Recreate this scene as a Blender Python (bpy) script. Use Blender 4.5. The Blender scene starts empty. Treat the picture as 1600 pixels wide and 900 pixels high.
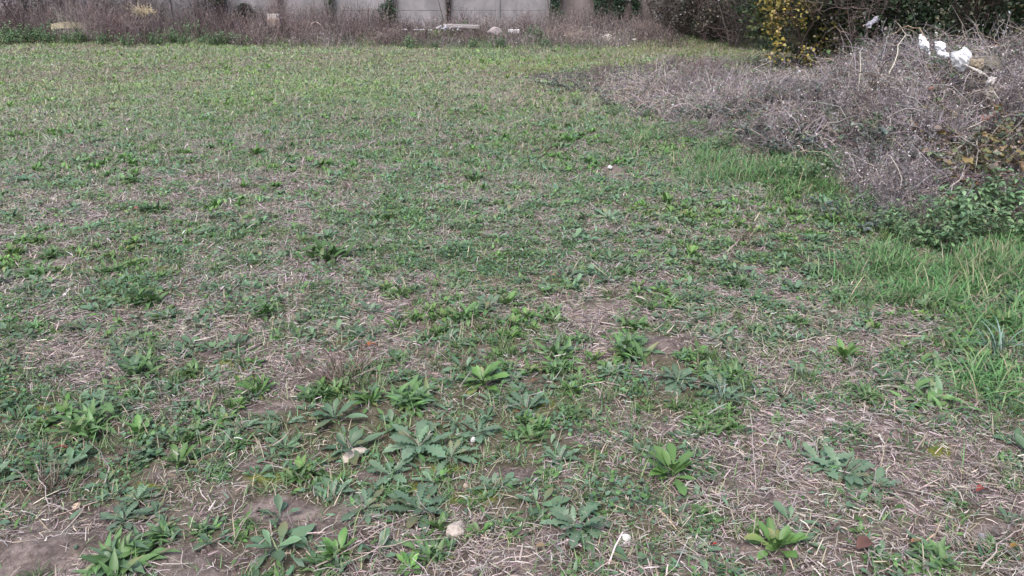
import bpy, math, random
import numpy as np
R = math.radians
rs = np.random.RandomState(11)
random.seed(5)
SC = bpy.context.scene
COL = SC.collection

# ------------------------------------------------------------------ camera, sky, sun
CAM_H, PITCH, F = 1.5, 21.5, 1209.0          # metres, degrees below horizontal, focal length in 1600-px units
cam = bpy.data.objects.new('camera', bpy.data.cameras.new('camera'))
COL.objects.link(cam); SC.camera = cam
cam.location = (0, 0, CAM_H); cam.rotation_euler = (R(90 - PITCH), 0, 0)
cam.data.sensor_width = 36; cam.data.lens = 36 * F / 1600
cam.data.clip_start = 0.05; cam.data.clip_end = 2000

SUN_EL, SUN_AZ = 58.0, 200.0
w = bpy.data.worlds.new('World'); SC.world = w; w.use_nodes = True
nt = w.node_tree; nt.nodes.clear()
sky = nt.nodes.new('ShaderNodeTexSky'); sky.sky_type = 'NISHITA'; sky.sun_disc = False
sky.sun_elevation = R(SUN_EL); sky.sun_rotation = R(SUN_AZ); sky.dust_density = 4.0; sky.air_density = 1.0
hs = nt.nodes.new('ShaderNodeHueSaturation'); hs.inputs['Saturation'].default_value = 0.85
bg = nt.nodes.new('ShaderNodeBackground'); bg.inputs[1].default_value = 0.12
wo = nt.nodes.new('ShaderNodeOutputWorld')
nt.links.new(sky.outputs[0], hs.inputs['Color']); nt.links.new(hs.outputs[0], bg.inputs[0]); nt.links.new(bg.outputs[0], wo.inputs[0])
sl = bpy.data.lights.new('sun', 'SUN'); sl.energy = 0.9; sl.angle = R(28); sl.color = (1.0, 0.975, 0.965)
so = bpy.data.objects.new('sun', sl); COL.objects.link(so)
so.rotation_euler = (R(90 - SUN_EL), 0, R(180 - SUN_AZ))
vs = SC.view_settings
vs.view_transform = 'Standard'; vs.look = 'None'; vs.gamma = 1.0; vs.use_curve_mapping = False
vs.exposure = 1.42
SC.render.engine = 'CYCLES'
SC.cycles.use_denoising = True
SC.cycles.max_bounces = 6; SC.cycles.diffuse_bounces = 3; SC.cycles.transmission_bounces = 4; SC.cycles.transparent_max_bounces = 4

# ------------------------------------------------------------------ maths helpers
def _h(ix, iy, seed):
    n = (ix.astype(np.int64) * 374761393 + iy.astype(np.int64) * 668265263 + seed * 1442695041) & 0x7fffffff
    n = ((n ^ (n >> 13)) * 1274126177) & 0x7fffffff
    n = n ^ (n >> 16)
    return (n & 0xffff) / 65535.0
def noise(x, y, s=1.0, seed=0):
    x = np.asarray(x, float) / s + 1000.3; y = np.asarray(y, float) / s + 1000.7
    ix = np.floor(x); iy = np.floor(y); fx = x - ix; fy = y - iy
    fx = fx * fx * (3 - 2 * fx); fy = fy * fy * (3 - 2 * fy)
    a = _h(ix, iy, seed); b = _h(ix + 1, iy, seed); c = _h(ix, iy + 1, seed); d = _h(ix + 1, iy + 1, seed)
    return (a * (1 - fx) + b * fx) * (1 - fy) + (c * (1 - fx) + d * fx) * fy
def fbm(x, y, s=1.0, seed=0, o=3):
    v = 0; a = 0.5; t = 0
    for k in range(o):
        v = v + a * noise(x, y, s / 2 ** k, seed + 17 * k); t += a; a *= 0.5
    return v / t
def sst(a, b, x):
    t = np.clip((x - a) / (b - a), 0, 1); return t * t * (3 - 2 * t)
cp, sp = math.cos(R(PITCH)), math.sin(R(PITCH))
def project(x, y, z=0.0):                       # world -> photo pixel (1600 x 900)
    dz = z - CAM_H
    dep = y * cp - dz * sp; up = y * sp + dz * cp
    dep = np.maximum(dep, 0.05)
    return 800 + F * x / dep, 450 - F * up / dep
def at(px, py, z=0.0):                          # the ground spot seen at a photo pixel
    a = (px - 800) / F; b = (450 - py) / F
    dy = cp + b * sp; dz = -sp + b * cp
    t = (z - CAM_H) / dz
    return a * t, dy * t

def mound(x, y):
    a = R(-14)
    def g(cx, cy, rx, ry, h, p=2.0):
        u = ((x - cx) * math.cos(a) + (y - cy) * math.sin(a)) / rx
        v = (-(x - cx) * math.sin(a) + (y - cy) * math.cos(a)) / ry
        return h * np.exp(-(u * u + v * v) ** (p / 2))
    m = g(4.75, 8.3, 1.6, 2.1, 0.66, 2.8) + g(3.7, 7.0, 1.4, 1.5, 0.26) + g(6.6, 8.4, 1.6, 2.2, 0.34) + g(2.7, 8.8, 1.5, 1.6, 0.12)
    return m * (0.80 + 0.40 * fbm(x, y, 0.7, 91)) + 0.30 * (fbm(x, y, 0.5, 93, 2) - .5) * 1.3 * sst(.05, .3, m)
def weedy(x, y):                                # where the dead weeds of the heap grow, 0..1
    px, py = project(x, y, 0)
    edge = np.interp(px, [780, 850, 920, 1040, 1150, 1290, 1350, 1420, 1500, 1700, 1900], [120, 135, 152, 214, 242, 285, 325, 345, 350, 345, 345])
    back = np.interp(px, [780, 850, 950, 1050, 1160, 1240, 1300, 1900], [120, 108, 100, 88, 90, 90, 70, 60])
    e = edge + (fbm(x, y, 0.5, 31) - 0.5) * 34
    b = back + (fbm(x, y, 1.0, 32) - 0.5) * 16
    return sst(0, 14, e - py) * sst(0, 8, py - b) * (px > 770)
def H(x, y):
    x = np.asarray(x, float); y = np.asarray(y, float)
    r = np.hypot(x, y)
    h = (fbm(x, y, 2.3, 3) - 0.5) * 0.07 + (fbm(x, y, 0.35, 7) - 0.5) * 0.022
    h = h * np.clip(1.3 - r / 40, 0.2, 1)
    h = h + 0.22 * sst(19.5, 24, y) * (1 - sst(60, 120, r)) + mound(x, y)
    for mx, my, mr, mh in MOLE:
        h = h + mh * np.exp(-((x - mx) ** 2 + (y - my) ** 2) / mr ** 2)
    return h
MOLE = [(*at(1040, 550), 0.11, 0.045), (*at(960, 268), 0.11, 0.03), (*at(1340, 868), 0.05, 0.012)]

# ------------------------------------------------------------------ mesh soup
class Soup:
    def __init__(s): s.v = []; s.f = []; s.c = []; s.n = 0
    def add(s, V, Fq, Cc):
        V = np.asarray(V, np.float32).reshape(-1, 3)
        s.v.append(V); s.f.append(np.asarray(Fq, np.int32).reshape(-1, 4) + s.n)
        Cc = np.asarray(Cc, np.float32)
        if Cc.ndim == 1: Cc = np.tile(Cc, (len(V), 1))
        s.c.append(Cc.reshape(-1, 3)); s.n += len(V)
    def merge(s, o): s.add(*o.arr())
    def arr(s):
        if not s.v: return np.zeros((0, 3), np.float32), np.zeros((0, 4), np.int32), np.zeros((0, 3), np.float32)
        return np.concatenate(s.v), np.concatenate(s.f), np.concatenate(s.c)
    def mesh(s, name, mat, smooth=True):
        V, Q, Cc = s.arr()
        me = bpy.data.meshes.new(name)
        me.vertices.add(len(V)); me.vertices.foreach_set('co', V.ravel())
        me.loops.add(Q.size); me.loops.foreach_set('vertex_index', Q.ravel())
        me.polygons.add(len(Q)); me.polygons.foreach_set('loop_start', np.arange(0, Q.size, 4, dtype=np.int32))
        me.polygons.foreach_set('use_smooth', np.full(len(Q), bool(smooth)))
        at_ = me.color_attributes.new('tint', 'FLOAT_COLOR', 'POINT')
        at_.data.foreach_set('color', np.concatenate([Cc, np.ones((len(Cc), 1), np.float32)], 1).ravel())
        me.update(calc_edges=True)
        me.materials.append(mat)
        return me

def ribbons(C_, side, Wd, col, fold=None, nrm=None, tipcol=None, midcol=None):
    """C_ (N,K,3) centre lines, side (N,K,3), Wd (N,K) half widths. fold given -> three rows with a V section."""
    N, K = C_.shape[:2]
    if fold is None:
        V = np.stack([C_ - side * Wd[..., None], C_ + side * Wd[..., None]], 2)      # N,K,2,3
        m = 2
    else:
        o1 = nrm * (Wd * (fold + rs.normal(0, .16, Wd.shape)))[..., None]; o2 = nrm * (Wd * (fold + rs.normal(0, .16, Wd.shape)))[..., None]
        V = np.stack([C_ - side * Wd[..., None] + o1, C_, C_ + side * Wd[..., None] + o2], 2); m = 3
    i = np.arange(N)[:, None, None] * (K * m); k = np.arange(K - 1)[None, :, None] * m; j = np.arange(m - 1)[None, None, :]
    a = i + k + j
    Q = np.stack([a, a + 1, a + 1 + m, a + m], -1)
    cc = np.broadcast_to(col[:, None, None, :], (N, K, m, 3)).copy()
    if tipcol is not None:
        t = np.linspace(0, 1, K)[None, :, None, None] ** 2
        cc = cc * (1 - t) + tipcol[:, None, None, :] * t
    if midcol is not None and m == 3:
        cc[:, :, 1, :] = cc[:, :, 1, :] * 0.4 + np.asarray(midcol)[None, None, :] * 0.6
    return V.reshape(-1, 3), Q.reshape(-1, 4), cc.reshape(-1, 3)

def curve_path(base, az, el0, curl, L, K):
    t = (np.arange(K - 1) + 0.5) / (K - 1)
    el = el0[:, None] - curl[:, None] * t[None]
    ds = L[:, None] / (K - 1)
    r = np.concatenate([np.zeros((len(L), 1)), np.cumsum(np.cos(el) * ds, 1)], 1)
    z = np.concatenate([np.zeros((len(L), 1)), np.cumsum(np.sin(el) * ds, 1)], 1)
    ca, sa = np.cos(az)[:, None], np.sin(az)[:, None]
    P = np.stack([base[:, :1] + r * ca, base[:, 1:2] + r * sa, base[:, 2:3] + z], -1)
    tt = np.linspace(0, 1, K)
    e = el0[:, None] - curl[:, None] * tt[None]
    nrm = np.stack([-np.sin(e) * ca, -np.sin(e) * sa, np.cos(e)], -1)
    side = np.stack([-sa + 0 * e, ca + 0 * e, 0 * e], -1)
    return P, side, nrm

PROF = {
    'spat':  [0.12, 0.16, 0.30, 0.62, 0.92, 1.0, 0.72, 0.05],
    'lance': [0.25, 0.55, 0.85, 1.0, 0.90, 0.62, 0.30, 0.03],
    'oval':  [0.10, 0.60, 0.95, 1.0, 0.85, 0.50, 0.05],
    'tooth': [0.10, 0.20, 0.14, 0.45, 0.24, 0.70, 0.36, 0.95, 0.50, 1.05, 0.62, 0.95, 0.60, 0.62, 0.30, 0.04],
    'blade': [0.9, 1.0, 0.75, 0.04],
    'small': [0.2, 1.0, 0.7, 0.05],
}
def leaves(sp_, base, az, el0, curl, L, W, prof, fold, col, roll=0.25, mid=None, tip=None):
    pr = np.array(PROF[prof]); K = len(pr); N = len(L)
    P, side, nrm = curve_path(base, az, el0, curl, L, K)
    ro = rs.uniform(-roll, roll, N)[:, None, None]
    sd = side * np.cos(ro) + nrm * np.sin(ro); nr = nrm * np.cos(ro) - side * np.sin(ro)
    Wd = W[:, None] * 0.5 * pr[None]
    if prof in ('tooth', 'spat', 'oval'):
        Wd = Wd * rs.uniform(0.85, 1.15, Wd.shape)
    f = None if fold is None else np.full((N, K), fold)
    if tip is None and fold is not None:
        tip = col * rs.uniform(.8, 1.3, (N, 1)); br = rs.uniform(0, 1, N) < .1
        tip[br] = np.array([.20, .15, .07])
    sp_.add(*ribbons(P, sd, Wd, col, f, nr, tip, mid))

def tubes(sp_, P, Rr, col, sides=3):
    N, K = P.shape[:2]
    T = np.gradient(P, axis=1); T /= np.linalg.norm(T, axis=2, keepdims=True) + 1e-9
    ref = np.where(np.abs(T[..., 2:3]) > 0.8, np.array([1.0, 0, 0]), np.array([0, 0, 1.0]))
    A = np.cross(T, ref); A /= np.linalg.norm(A, axis=2, keepdims=True) + 1e-9
    B = np.cross(T, A)
    an = np.arange(sides) * 2 * np.pi / sides
    V = P[:, :, None, :] + Rr[:, :, None, None] * (A[:, :, None, :] * np.cos(an)[None, None, :, None] + B[:, :, None, :] * np.sin(an)[None, None, :, None])
    i = np.arange(N)[:, None, None] * (K * sides); k = np.arange(K - 1)[None, :, None] * sides
    j = np.arange(sides)[None, None, :]; j2 = (j + 1) % sides
    Q = np.stack([i + k + j, i + k + j2, i + k + sides + j2, i + k + sides + j], -1)
    cc = np.broadcast_to(col[:, None, None, :], (N, K, sides, 3))
    sp_.add(V.reshape(-1, 3), Q.reshape(-1, 4), cc.reshape(-1, 3))

def bake(sp_, var, pos, rot, scl, tint, lean=None):
    V, Q, Cc = var
    c, s = np.cos(rot)[:, None], np.sin(rot)[:, None]; k = scl[:, None]
    X = (V[None, :, 0] * c - V[None, :, 1] * s) * k + pos[:, :1]
    Y = (V[None, :, 0] * s + V[None, :, 1] * c) * k + pos[:, 1:2]
    Z = V[None, :, 2] * k + pos[:, 2:3]
    if lean is not None:
        X = X + (V[None, :, 2] * k) * lean[:, :1]; Y = Y + (V[None, :, 2] * k) * lean[:, 1:2]
    n = len(V)
    QQ = Q[None] + (np.arange(len(pos)) * n)[:, None, None]
    CC = Cc[None] * tint[:, None, :]
    sp_.add(np.stack([X, Y, Z], -1).reshape(-1, 3), QQ.reshape(-1, 4), CC.reshape(-1, 3))

def pal(n, cols, var=0.18, wts=None):
    cols = np.array(cols, float)
    i = rs.choice(len(cols), n, p=None if wts is None else np.array(wts) / np.sum(wts))
    c = cols[i] * rs.uniform(1 - var, 1 + var, (n, 1)) * rs.uniform(1 - var * 0.35, 1 + var * 0.35, (n, 3))
    return np.clip(c, 0.004, 0.9)
U = rs.uniform

# ------------------------------------------------------------------ materials
def mat_tint(name, rough=0.6, transl=0.0, spec=0.3, objrand=0.0, bump=0.0):
    m = bpy.data.materials.new(name); m.use_nodes = True; n = m.node_tree; n.nodes.clear()
    o = n.nodes.new('ShaderNodeOutputMaterial'); b = n.nodes.new('ShaderNodeBsdfPrincipled')
    a = n.nodes.new('ShaderNodeAttribute'); a.attribute_name = 'tint'
    b.inputs['Roughness'].default_value = rough; b.inputs['Specular IOR Level'].default_value = spec
    src = a.outputs['Color']
    if objrand:
        oi = n.nodes.new('ShaderNodeObjectInfo'); mr = n.nodes.new('ShaderNodeMapRange')
        mr.inputs[3].default_value = 1 - objrand; mr.inputs[4].default_value = 1 + objrand
        h = n.nodes.new('ShaderNodeHueSaturation'); n.links.new(oi.outputs['Random'], mr.inputs[0])
        n.links.new(mr.outputs[0], h.inputs['Value']); n.links.new(src, h.inputs['Color']); src = h.outputs[0]
    if bump:
        tc = n.nodes.new('ShaderNodeNewGeometry'); nz = n.nodes.new('ShaderNodeTexNoise'); nz.inputs['Scale'].default_value = 60
        nz.inputs['Detail'].default_value = 6
        bp = n.nodes.new('ShaderNodeBump'); bp.inputs['Strength'].default_value = bump; bp.inputs['Distance'].default_value = 0.01
        n.links.new(tc.outputs['Position'], nz.inputs['Vector']); n.links.new(nz.outputs[0], bp.inputs['Height']); n.links.new(bp.outputs[0], b.inputs['Normal'])
        mx = n.nodes.new('ShaderNodeMix'); mx.data_type = 'RGBA'; mx.blend_type = 'MULTIPLY'; mx.inputs[0].default_value = 0.7
        cr = n.nodes.new('ShaderNodeValToRGB'); cr.color_ramp.elements[0].position = 0.3; cr.color_ramp.elements[0].color = (.55, .52, .5, 1)
        cr.color_ramp.elements[1].position = 0.65; cr.color_ramp.elements[1].color = (1.1, 1.1, 1.1, 1)
        n.links.new(nz.outputs[0], cr.inputs[0]); n.links.new(src, mx.inputs[6]); n.links.new(cr.outputs[0], mx.inputs[7]); src = mx.outputs[2]
    n.links.new(src, b.inputs['Base Color'])
    if transl:
        t = n.nodes.new('ShaderNodeBsdfTranslucent'); n.links.new(src, t.inputs['Color'])
        ms = n.nodes.new('ShaderNodeMixShader'); ms.inputs[0].default_value = transl
        n.links.new(b.outputs[0], ms.inputs[1]); n.links.new(t.outputs[0], ms.inputs[2]); n.links.new(ms.outputs[0], o.inputs[0])
    else: n.links.new(b.outputs[0], o.inputs[0])
    return m
M_LEAF = mat_tint('leaf', 0.45, 0.18, 0.4, 0.20)
M_LEAFS = mat_tint('leaf_cover', 0.55, 0.18, 0.3)
M_GRASS = mat_tint('grass', 0.55, 0.2, 0.3)
M_DRY = mat_tint('dry_stems', 0.75, 0.0, 0.2)
M_BUSH = mat_tint('dry_bush', 0.8, 0.0, 0.15, 0.38)
M_STONE = mat_tint('stone', 0.85, 0, 0.2, 0, 0.5)
M_PLASTIC = mat_tint('plastic_film', 0.38, 0.15, 0.5)
M_WOOD = mat_tint('weathered_wood', 0.8, 0, 0.2, 0, 0.4)

def mat_ground():
    m = bpy.data.materials.new('soil'); m.use_nodes = True; n = m.node_tree; b = n.nodes['Principled BSDF']
    b.inputs['Roughness'].default_value = 0.9; b.inputs['Specular IOR Level'].default_value = 0.15
    g = n.nodes.new('ShaderNodeNewGeometry')
    def nz(s, d=8, r=0.6):
        t = n.nodes.new('ShaderNodeTexNoise'); t.inputs['Scale'].default_value = s; t.inputs['Detail'].default_value = d; t.inputs['Roughness'].default_value = r
        n.links.new(g.outputs['Position'], t.inputs['Vector']); return t.outputs[0]
    def ramp(src, stops):
        c = n.nodes.new('ShaderNodeValToRGB'); el = c.color_ramp.elements
        el[0].position, el[0].color = stops[0][0], (*stops[0][1], 1); el[1].position, el[1].color = stops[-1][0], (*stops[-1][1], 1)
        for p, cc in stops[1:-1]: e = el.new(p); e.color = (*cc, 1)
        n.links.new(src, c.inputs[0]); return c.outputs[0]
    def mix(f, a, c):
        x = n.nodes.new('ShaderNodeMix'); x.data_type = 'RGBA'
        n.links.new(f, x.inputs[0]); n.links.new(a, x.inputs[6]); n.links.new(c, x.inputs[7]); return x.outputs[2]
    fine = nz(55, 10, 0.7); med = nz(9, 8)
    soil = ramp(fine, [(0.3, (.085, .065, .058)), (0.5, (.185, .148, .134)), (0.72, (.28, .235, .215))])
    damp = ramp(fine, [(0.3, (.055, .042, .038)), (0.7, (.14, .110, .098))])
    base = mix(ramp(med, [(0.42, (0, 0, 0)), (0.6, (1, 1, 1))]), damp, soil)
    thatch_shade = ramp(nz(120, 6, 0.8), [(0.3, (.022, .022, .012)), (0.5, (.07, .066, .036)), (0.7, (.17, .15, .10))])  # thatch colour, darkened under the plants to stand in for contact shade
    a = n.nodes.new('ShaderNodeAttribute'); a.attribute_name = 'tint'
    sx = n.nodes.new('ShaderNodeSeparateColor'); n.links.new(a.outputs['Color'], sx.inputs[0])
    c1 = mix(sx.outputs[0], base, thatch_shade)
    moss = ramp(nz(180, 5, 0.8), [(0.3, (.05, .065, .012)), (0.7, (.19, .20, .045))])
    c2 = mix(sx.outputs[1], c1, moss)
    litter_shade = ramp(nz(90, 8, 0.8), [(0.3, (.015, .012, .012)), (0.5, (.05, .042, .04)), (0.7, (.12, .10, .098))])  # heap litter, its colour darkened to imitate shade in gaps between clumps
    c2 = mix(sx.outputs[2], c2, litter_shade)
    n.links.new(c2, b.inputs['Base Color'])
    bp = n.nodes.new('ShaderNodeBump'); bp.inputs['Strength'].default_value = 0.9; bp.inputs['Distance'].default_value = 0.012
    n.links.new(nz(70, 10, 0.65), bp.inputs['Height']); n.links.new(bp.outputs[0], b.inputs['Normal'])
    return m

# ------------------------------------------------------------------ object helpers
def tag(o, label=None, cat=None, group=None, kind=None):
    if label: o['label'] = label
    if cat: o['category'] = cat
    if group: o['group'] = group
    if kind: o['kind'] = kind
    return o
def link(name, me, parent=None, loc=None, rz=0, s=1.0):
    o = bpy.data.objects.new(name, me); COL.objects.link(o)
    if parent: o.parent = parent
    if loc is not None: o.location = loc
    o.rotation_euler = (0, 0, rz); o.scale = (s, s, s)
    return o
def empty(name, loc, rz=0): return link(name, None, None, loc, rz)

# ------------------------------------------------------------------ cover maps (read off the photograph, then roughened by noise)
GX = np.linspace(66, 1534, 12); GY = np.array([100, 200, 300, 400, 500, 600, 700, 800, 900])
G_GREEN = np.array([
 [8, 8, 8, 8, 9, 9, 9, 9, 8, 7, 6, 6], [6, 5, 6, 5, 6, 7, 7, 6, 6, 4, 4, 4], [5, 6, 6, 5, 6, 6, 7, 7, 8, 9, 6, 5],
 [4, 5, 6, 5, 6, 5, 6, 5, 5, 6, 8, 9], [5, 5, 5, 5, 5, 6, 6, 5, 4, 5, 6, 9], [5, 5, 4, 3, 5, 5, 7, 8, 6, 5, 6, 8],
 [5, 4, 4, 5, 7, 7, 5, 5, 5, 5, 4, 2], [2, 2, 3, 3, 5, 3, 4, 4, 2, 4, 3, 3], [2, 4, 3, 4, 4, 4, 3, 3, 4, 2, 3, 3]]) / 9.0
G_STRAW = np.array([
 [2, 2, 2, 2, 2, 1, 1, 1, 2, 3, 3, 3], [5, 5, 4, 5, 4, 4, 3, 4, 4, 4, 4, 4], [6, 5, 4, 4, 5, 5, 4, 4, 4, 2, 3, 3],
 [6, 5, 5, 6, 4, 5, 5, 6, 6, 5, 3, 2], [5, 5, 6, 6, 5, 4, 5, 6, 7, 6, 6, 2], [4, 5, 6, 7, 4, 4, 4, 3, 5, 6, 5, 4],
 [4, 5, 5, 4, 3, 4, 5, 5, 7, 6, 6, 8], [8, 4, 4, 3, 4, 6, 6, 6, 9, 8, 8, 8], [2, 2, 2, 3, 5, 7, 7, 6, 5, 9, 8, 7]]) / 9.0
def gmap(G, px, py):
    fx = np.clip(np.interp(px, GX, np.arange(12)), 0, 10.999); fy = np.clip(np.interp(py, GY, np.arange(9)), 0, 7.999)
    ix = fx.astype(int); iy = fy.astype(int); a = fx - ix; b = fy - iy
    return (G[iy, ix] * (1 - a) + G[iy, ix + 1] * a) * (1 - b) + (G[iy + 1, ix] * (1 - a) + G[iy + 1, ix + 1] * a) * b
BARE = [(1040, 548, 50, 26), (1045, 545, 34, 18), (425, 640, 60, 16), (440, 800, 70, 26), (30, 872, 70, 30), (1185, 862, 60, 22), (585, 745, 40, 14), (180, 800, 60, 16), (655, 520, 30, 12),
        (300, 870, 70, 16), (800, 745, 60, 20), (960, 268, 26, 9), (1400, 690, 40, 12), (330, 560, 20, 8), (180, 715, 40, 12), (390, 730, 30, 10), (760, 550, 20, 8), (1545, 830, 40, 14)]
MOSS = [(650, 762, 26, 10), (415, 748, 40, 12), (740, 780, 50, 18), (1470, 705, 30, 18), (840, 640, 60, 12), (370, 575, 30, 9), (560, 585, 20, 8), (230, 760, 30, 10),
        (260, 420, 24, 8), (690, 735, 40, 10), (1540, 870, 30, 12), (1290, 475, 20, 6), (700, 235, 30, 5), (1110, 480, 20, 7), (1000, 510, 40, 10), (60, 640, 26, 8)]
def blobs(L_, px, py):
    v = 0 * px
    for x, y, a, b in L_: v = np.maximum(v, np.exp(-(((px - x) / a) ** 2 + ((py - y) / b) ** 2)))
    return v
def cover(x, y):
    px, py = project(x, y, 0)
    r = np.hypot(x, y)
    n1 = fbm(x, y, 0.55, 41, 4); n2 = fbm(x, y, 0.5, 57, 4); n3 = fbm(x, y, 1.7, 63, 3)
    k = np.clip(r / 8, 0.35, 1)
    n4 = fbm(x, y, 0.14, 67, 2)
    g = gmap(G_GREEN, px, py) + .14 + (n1 - 0.5) * 1.25 * (1.1 - 0.6 * k) + (n3 - 0.5) * 0.5 + (n4 - .5) * .9
    s = gmap(G_STRAW, px, py) + (n2 - 0.5) * 1.3 + (0.5 - n1) * 0.5 - (n4 - .5) * .5
    bare = blobs(BARE, px, py) * (0.75 + 0.6 * n2)
    moss = blobs(MOSS, px, py)
    bare2 = sst(0.52, 0.2, g + s * 0.8) * sst(5, 3, r)
    bare = np.clip(sst(0.35, 0.8, bare) + 0.6 * bare2, 0, 1)
    return np.clip(g, 0, 1) * (1 - 0.85 * bare), np.clip(s, 0, 1) * (1 - 0.85 * bare), bare, moss

# ------------------------------------------------------------------ ground: one sheet to the horizon
def build_ground():
    ang = np.concatenate([np.linspace(-46, 46, 560), np.linspace(48, 312, 60)[:-1]])
    ang = R(1) * ang
    r = np.concatenate([[0.0, 0.4, 0.8], np.geomspace(1.15, 27, 430), np.geomspace(30, 900, 24)])
    A, Rr = np.meshgrid(ang, r)
    X = np.sin(A) * Rr; Y = np.cos(A) * Rr
    Z = H(X, Y)
    det = np.clip(1.4 - Rr / 7, 0, 1)
    cl = fbm(X, Y, 0.05, 77, 3); cl2 = fbm(X, Y, 0.16, 78, 3)
    Z = Z + det * ((cl - 0.5) * 0.016 + np.maximum(cl2 - 0.55, 0) * 0.06)
    Z[0, :] = Z[0, 0]
    na, nr_ = len(ang), len(r)
    i = np.arange(nr_ - 1)[:, None] * na; j = np.arange(na)[None]; j2 = (j + 1) % na
    Q = np.stack([i + j, i + j2, i + na + j2, i + na + j], -1).reshape(-1, 4)[:, ::-1]
    g, s, bare, moss = cover(X, Y)
    th = np.clip(np.maximum(sst(0.25, 0.8, g) * 0.8, sst(4, 9, Rr)) * (1 - bare) + 0.2 * (Rr > 6), 0, 1)
    th = np.where(Rr > 30, 1, th)
    ms = np.clip(sst(0.35, 0.75, moss * (0.5 + fbm(X, Y, 0.06, 81, 3))), 0, 1)
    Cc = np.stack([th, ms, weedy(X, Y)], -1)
    S = Soup(); S.add(np.stack([X, Y, Z], -1), Q, Cc.reshape(-1, 3))
    o = link('ground', S.mesh('ground', mat_ground()))
    tag(o, kind='structure')
build_ground()

# ------------------------------------------------------------------ scatter points over the field
def scatter(dens, r0, r1, half=0.86, xmin=-60, xmax=60):
    area = half * (r1 * r1 - r0 * r0)
    n = rs.poisson(dens * area)
    a = U(-half, half, n); r = np.sqrt(U(r0 * r0, r1 * r1, n))
    x = r * np.sin(a); y = r * np.cos(a)
    return x, y, r
RINGS = [(1.2, 2.6), (2.6, 4.0), (4.0, 6.0), (6.0, 9.0), (9.0, 13.5), (13.5, 24.2)]

STRAWC = [(.34, .285, .27), (.23, .19, .182), (.44, .385, .355), (.12, .092, .086), (.29, .255, .25), (.34, .29, .22)]
def straw_cover():
    S = Soup()
    for (r0, r1), d in zip(RINGS, (9000, 8500, 6500, 4400, 2400, 1100)):
        x, y, r = scatter(d, r0, r1)
        g, s, bare, moss = cover(x, y)
        keep = U(0, 1, len(x)) < np.clip(0.12 + 0.24 * (r > 3.2) + sst(0.15, 0.95, s) * 1.0, 0, 1) * (1 - 0.8 * bare) * (1 - 0.6 * moss) * (1 - 0.4 * weedy(x, y))
        x, y, r, s = x[keep], y[keep], r[keep], s[keep]; n = len(x)
        k = np.maximum(1, (r / 4.5) ** 0.55)
        L = np.clip(rs.lognormal(math.log(0.031), 0.55, n), 0.010, 0.15) * k
        az = U(0, 2 * np.pi, n) + (noise(x, y, 0.3, 5) - 0.5) * 2
        el = np.abs(rs.normal(0.0, 0.16, n)) - 0.02; el[U(0, 1, n) < 0.06] += 0.5
        z = H(x, y) + U(0.000, 0.014, n) * (0.5 + s) + 0.001 + (U(0, 1, n) < .12) * U(0, .025, n)
        base = np.stack([x, y, z], -1)
        P, side, nrm = curve_path(base, az, el, U(-0.1, 0.7, n), L, 3)
        bend = rs.normal(0, 0.06, n) * L
        P[:, 1, :] += side[:, 1, :] * bend[:, None]
        W = np.clip(rs.lognormal(math.log(0.00102), 0.42, n), .0005, .003) * k
        c = pal(n, STRAWC, 0.28, [4, 3, 3, 3, 2, 1])
        Rr = np.stack([W, W, W * 0.6], -1)
        if r1 <= 4.5: tubes(S, P, Rr, c, 3)
        else: S.add(*ribbons(P, side, Rr * 1.3, c))
    o = link('straw_litter', S.mesh('straw_litter', M_DRY, smooth=False)); tag(o, 'dry pinkish grey chopped straw lying over the field', 'straw', kind='stuff')
GRASSC = [(.108, .200, .078), (.140, .230, .098), (.185, .250, .120), (.085, .175, .070), (.25, .262, .16)]
def grass_cover():
    S = Soup()
    for (r0, r1), d in zip(RINGS, (5000, 4600, 3300, 2900, 2300, 1300)):
        x, y, r = scatter(d, r0, r1)
        g, s, bare, moss = cover(x, y)
        gp = fbm(x, y, 0.4, 103, 3)
        kd = np.clip(g * 1.3, 0, 1) * np.clip(0.3 + sst(0.35, 0.62, gp), 0, 1)
        kd = np.where(r > 8, np.maximum(kd, 0.45 * g + 0.15), kd)
        keep = U(0, 1, len(x)) < kd * (1 - 0.8 * bare) * (1 - 0.75 * weedy(x, y))
        x, y, r = x[keep], y[keep], r[keep]; g = g[keep]; n = len(x)
        k = np.maximum(1, (r / 5) ** 0.5)
        L = np.clip(rs.lognormal(math.log(0.042), 0.4, n), .015, .12) * np.minimum(k, 1.45)
        z = H(x, y)
        P, side, nrm = curve_path(np.stack([x, y, z], -1), U(0, 2 * np.pi, n), U(0.15, 1.35, n), U(0.1, 1.3, n), L, 4)
        Wd = (U(.0010, .0021, n) * k)[:, None] * np.array(PROF['blade'])[None]
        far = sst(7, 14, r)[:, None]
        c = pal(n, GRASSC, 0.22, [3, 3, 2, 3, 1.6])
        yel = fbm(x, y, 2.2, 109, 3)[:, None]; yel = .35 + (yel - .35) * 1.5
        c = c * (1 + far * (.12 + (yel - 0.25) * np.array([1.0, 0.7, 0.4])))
        dry = (U(0, 1, n) < np.clip(0.26 + 0.3 * (1 - g) + sst(7, 13, r) * (.20 + 1.7 * (fbm(x, y * .6, 1.6, 141, 3) - .42)), 0, 1))
        c[dry] = pal(int(dry.sum()), [(.30, .26, .19), (.24, .205, .15), (.37, .32, .26)], 0.2)
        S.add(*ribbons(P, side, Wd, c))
    o = link('grass', S.mesh('grass', M_GRASS)); tag(o, 'short thin green and tan grass growing through the straw', 'grass', kind='stuff')

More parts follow.
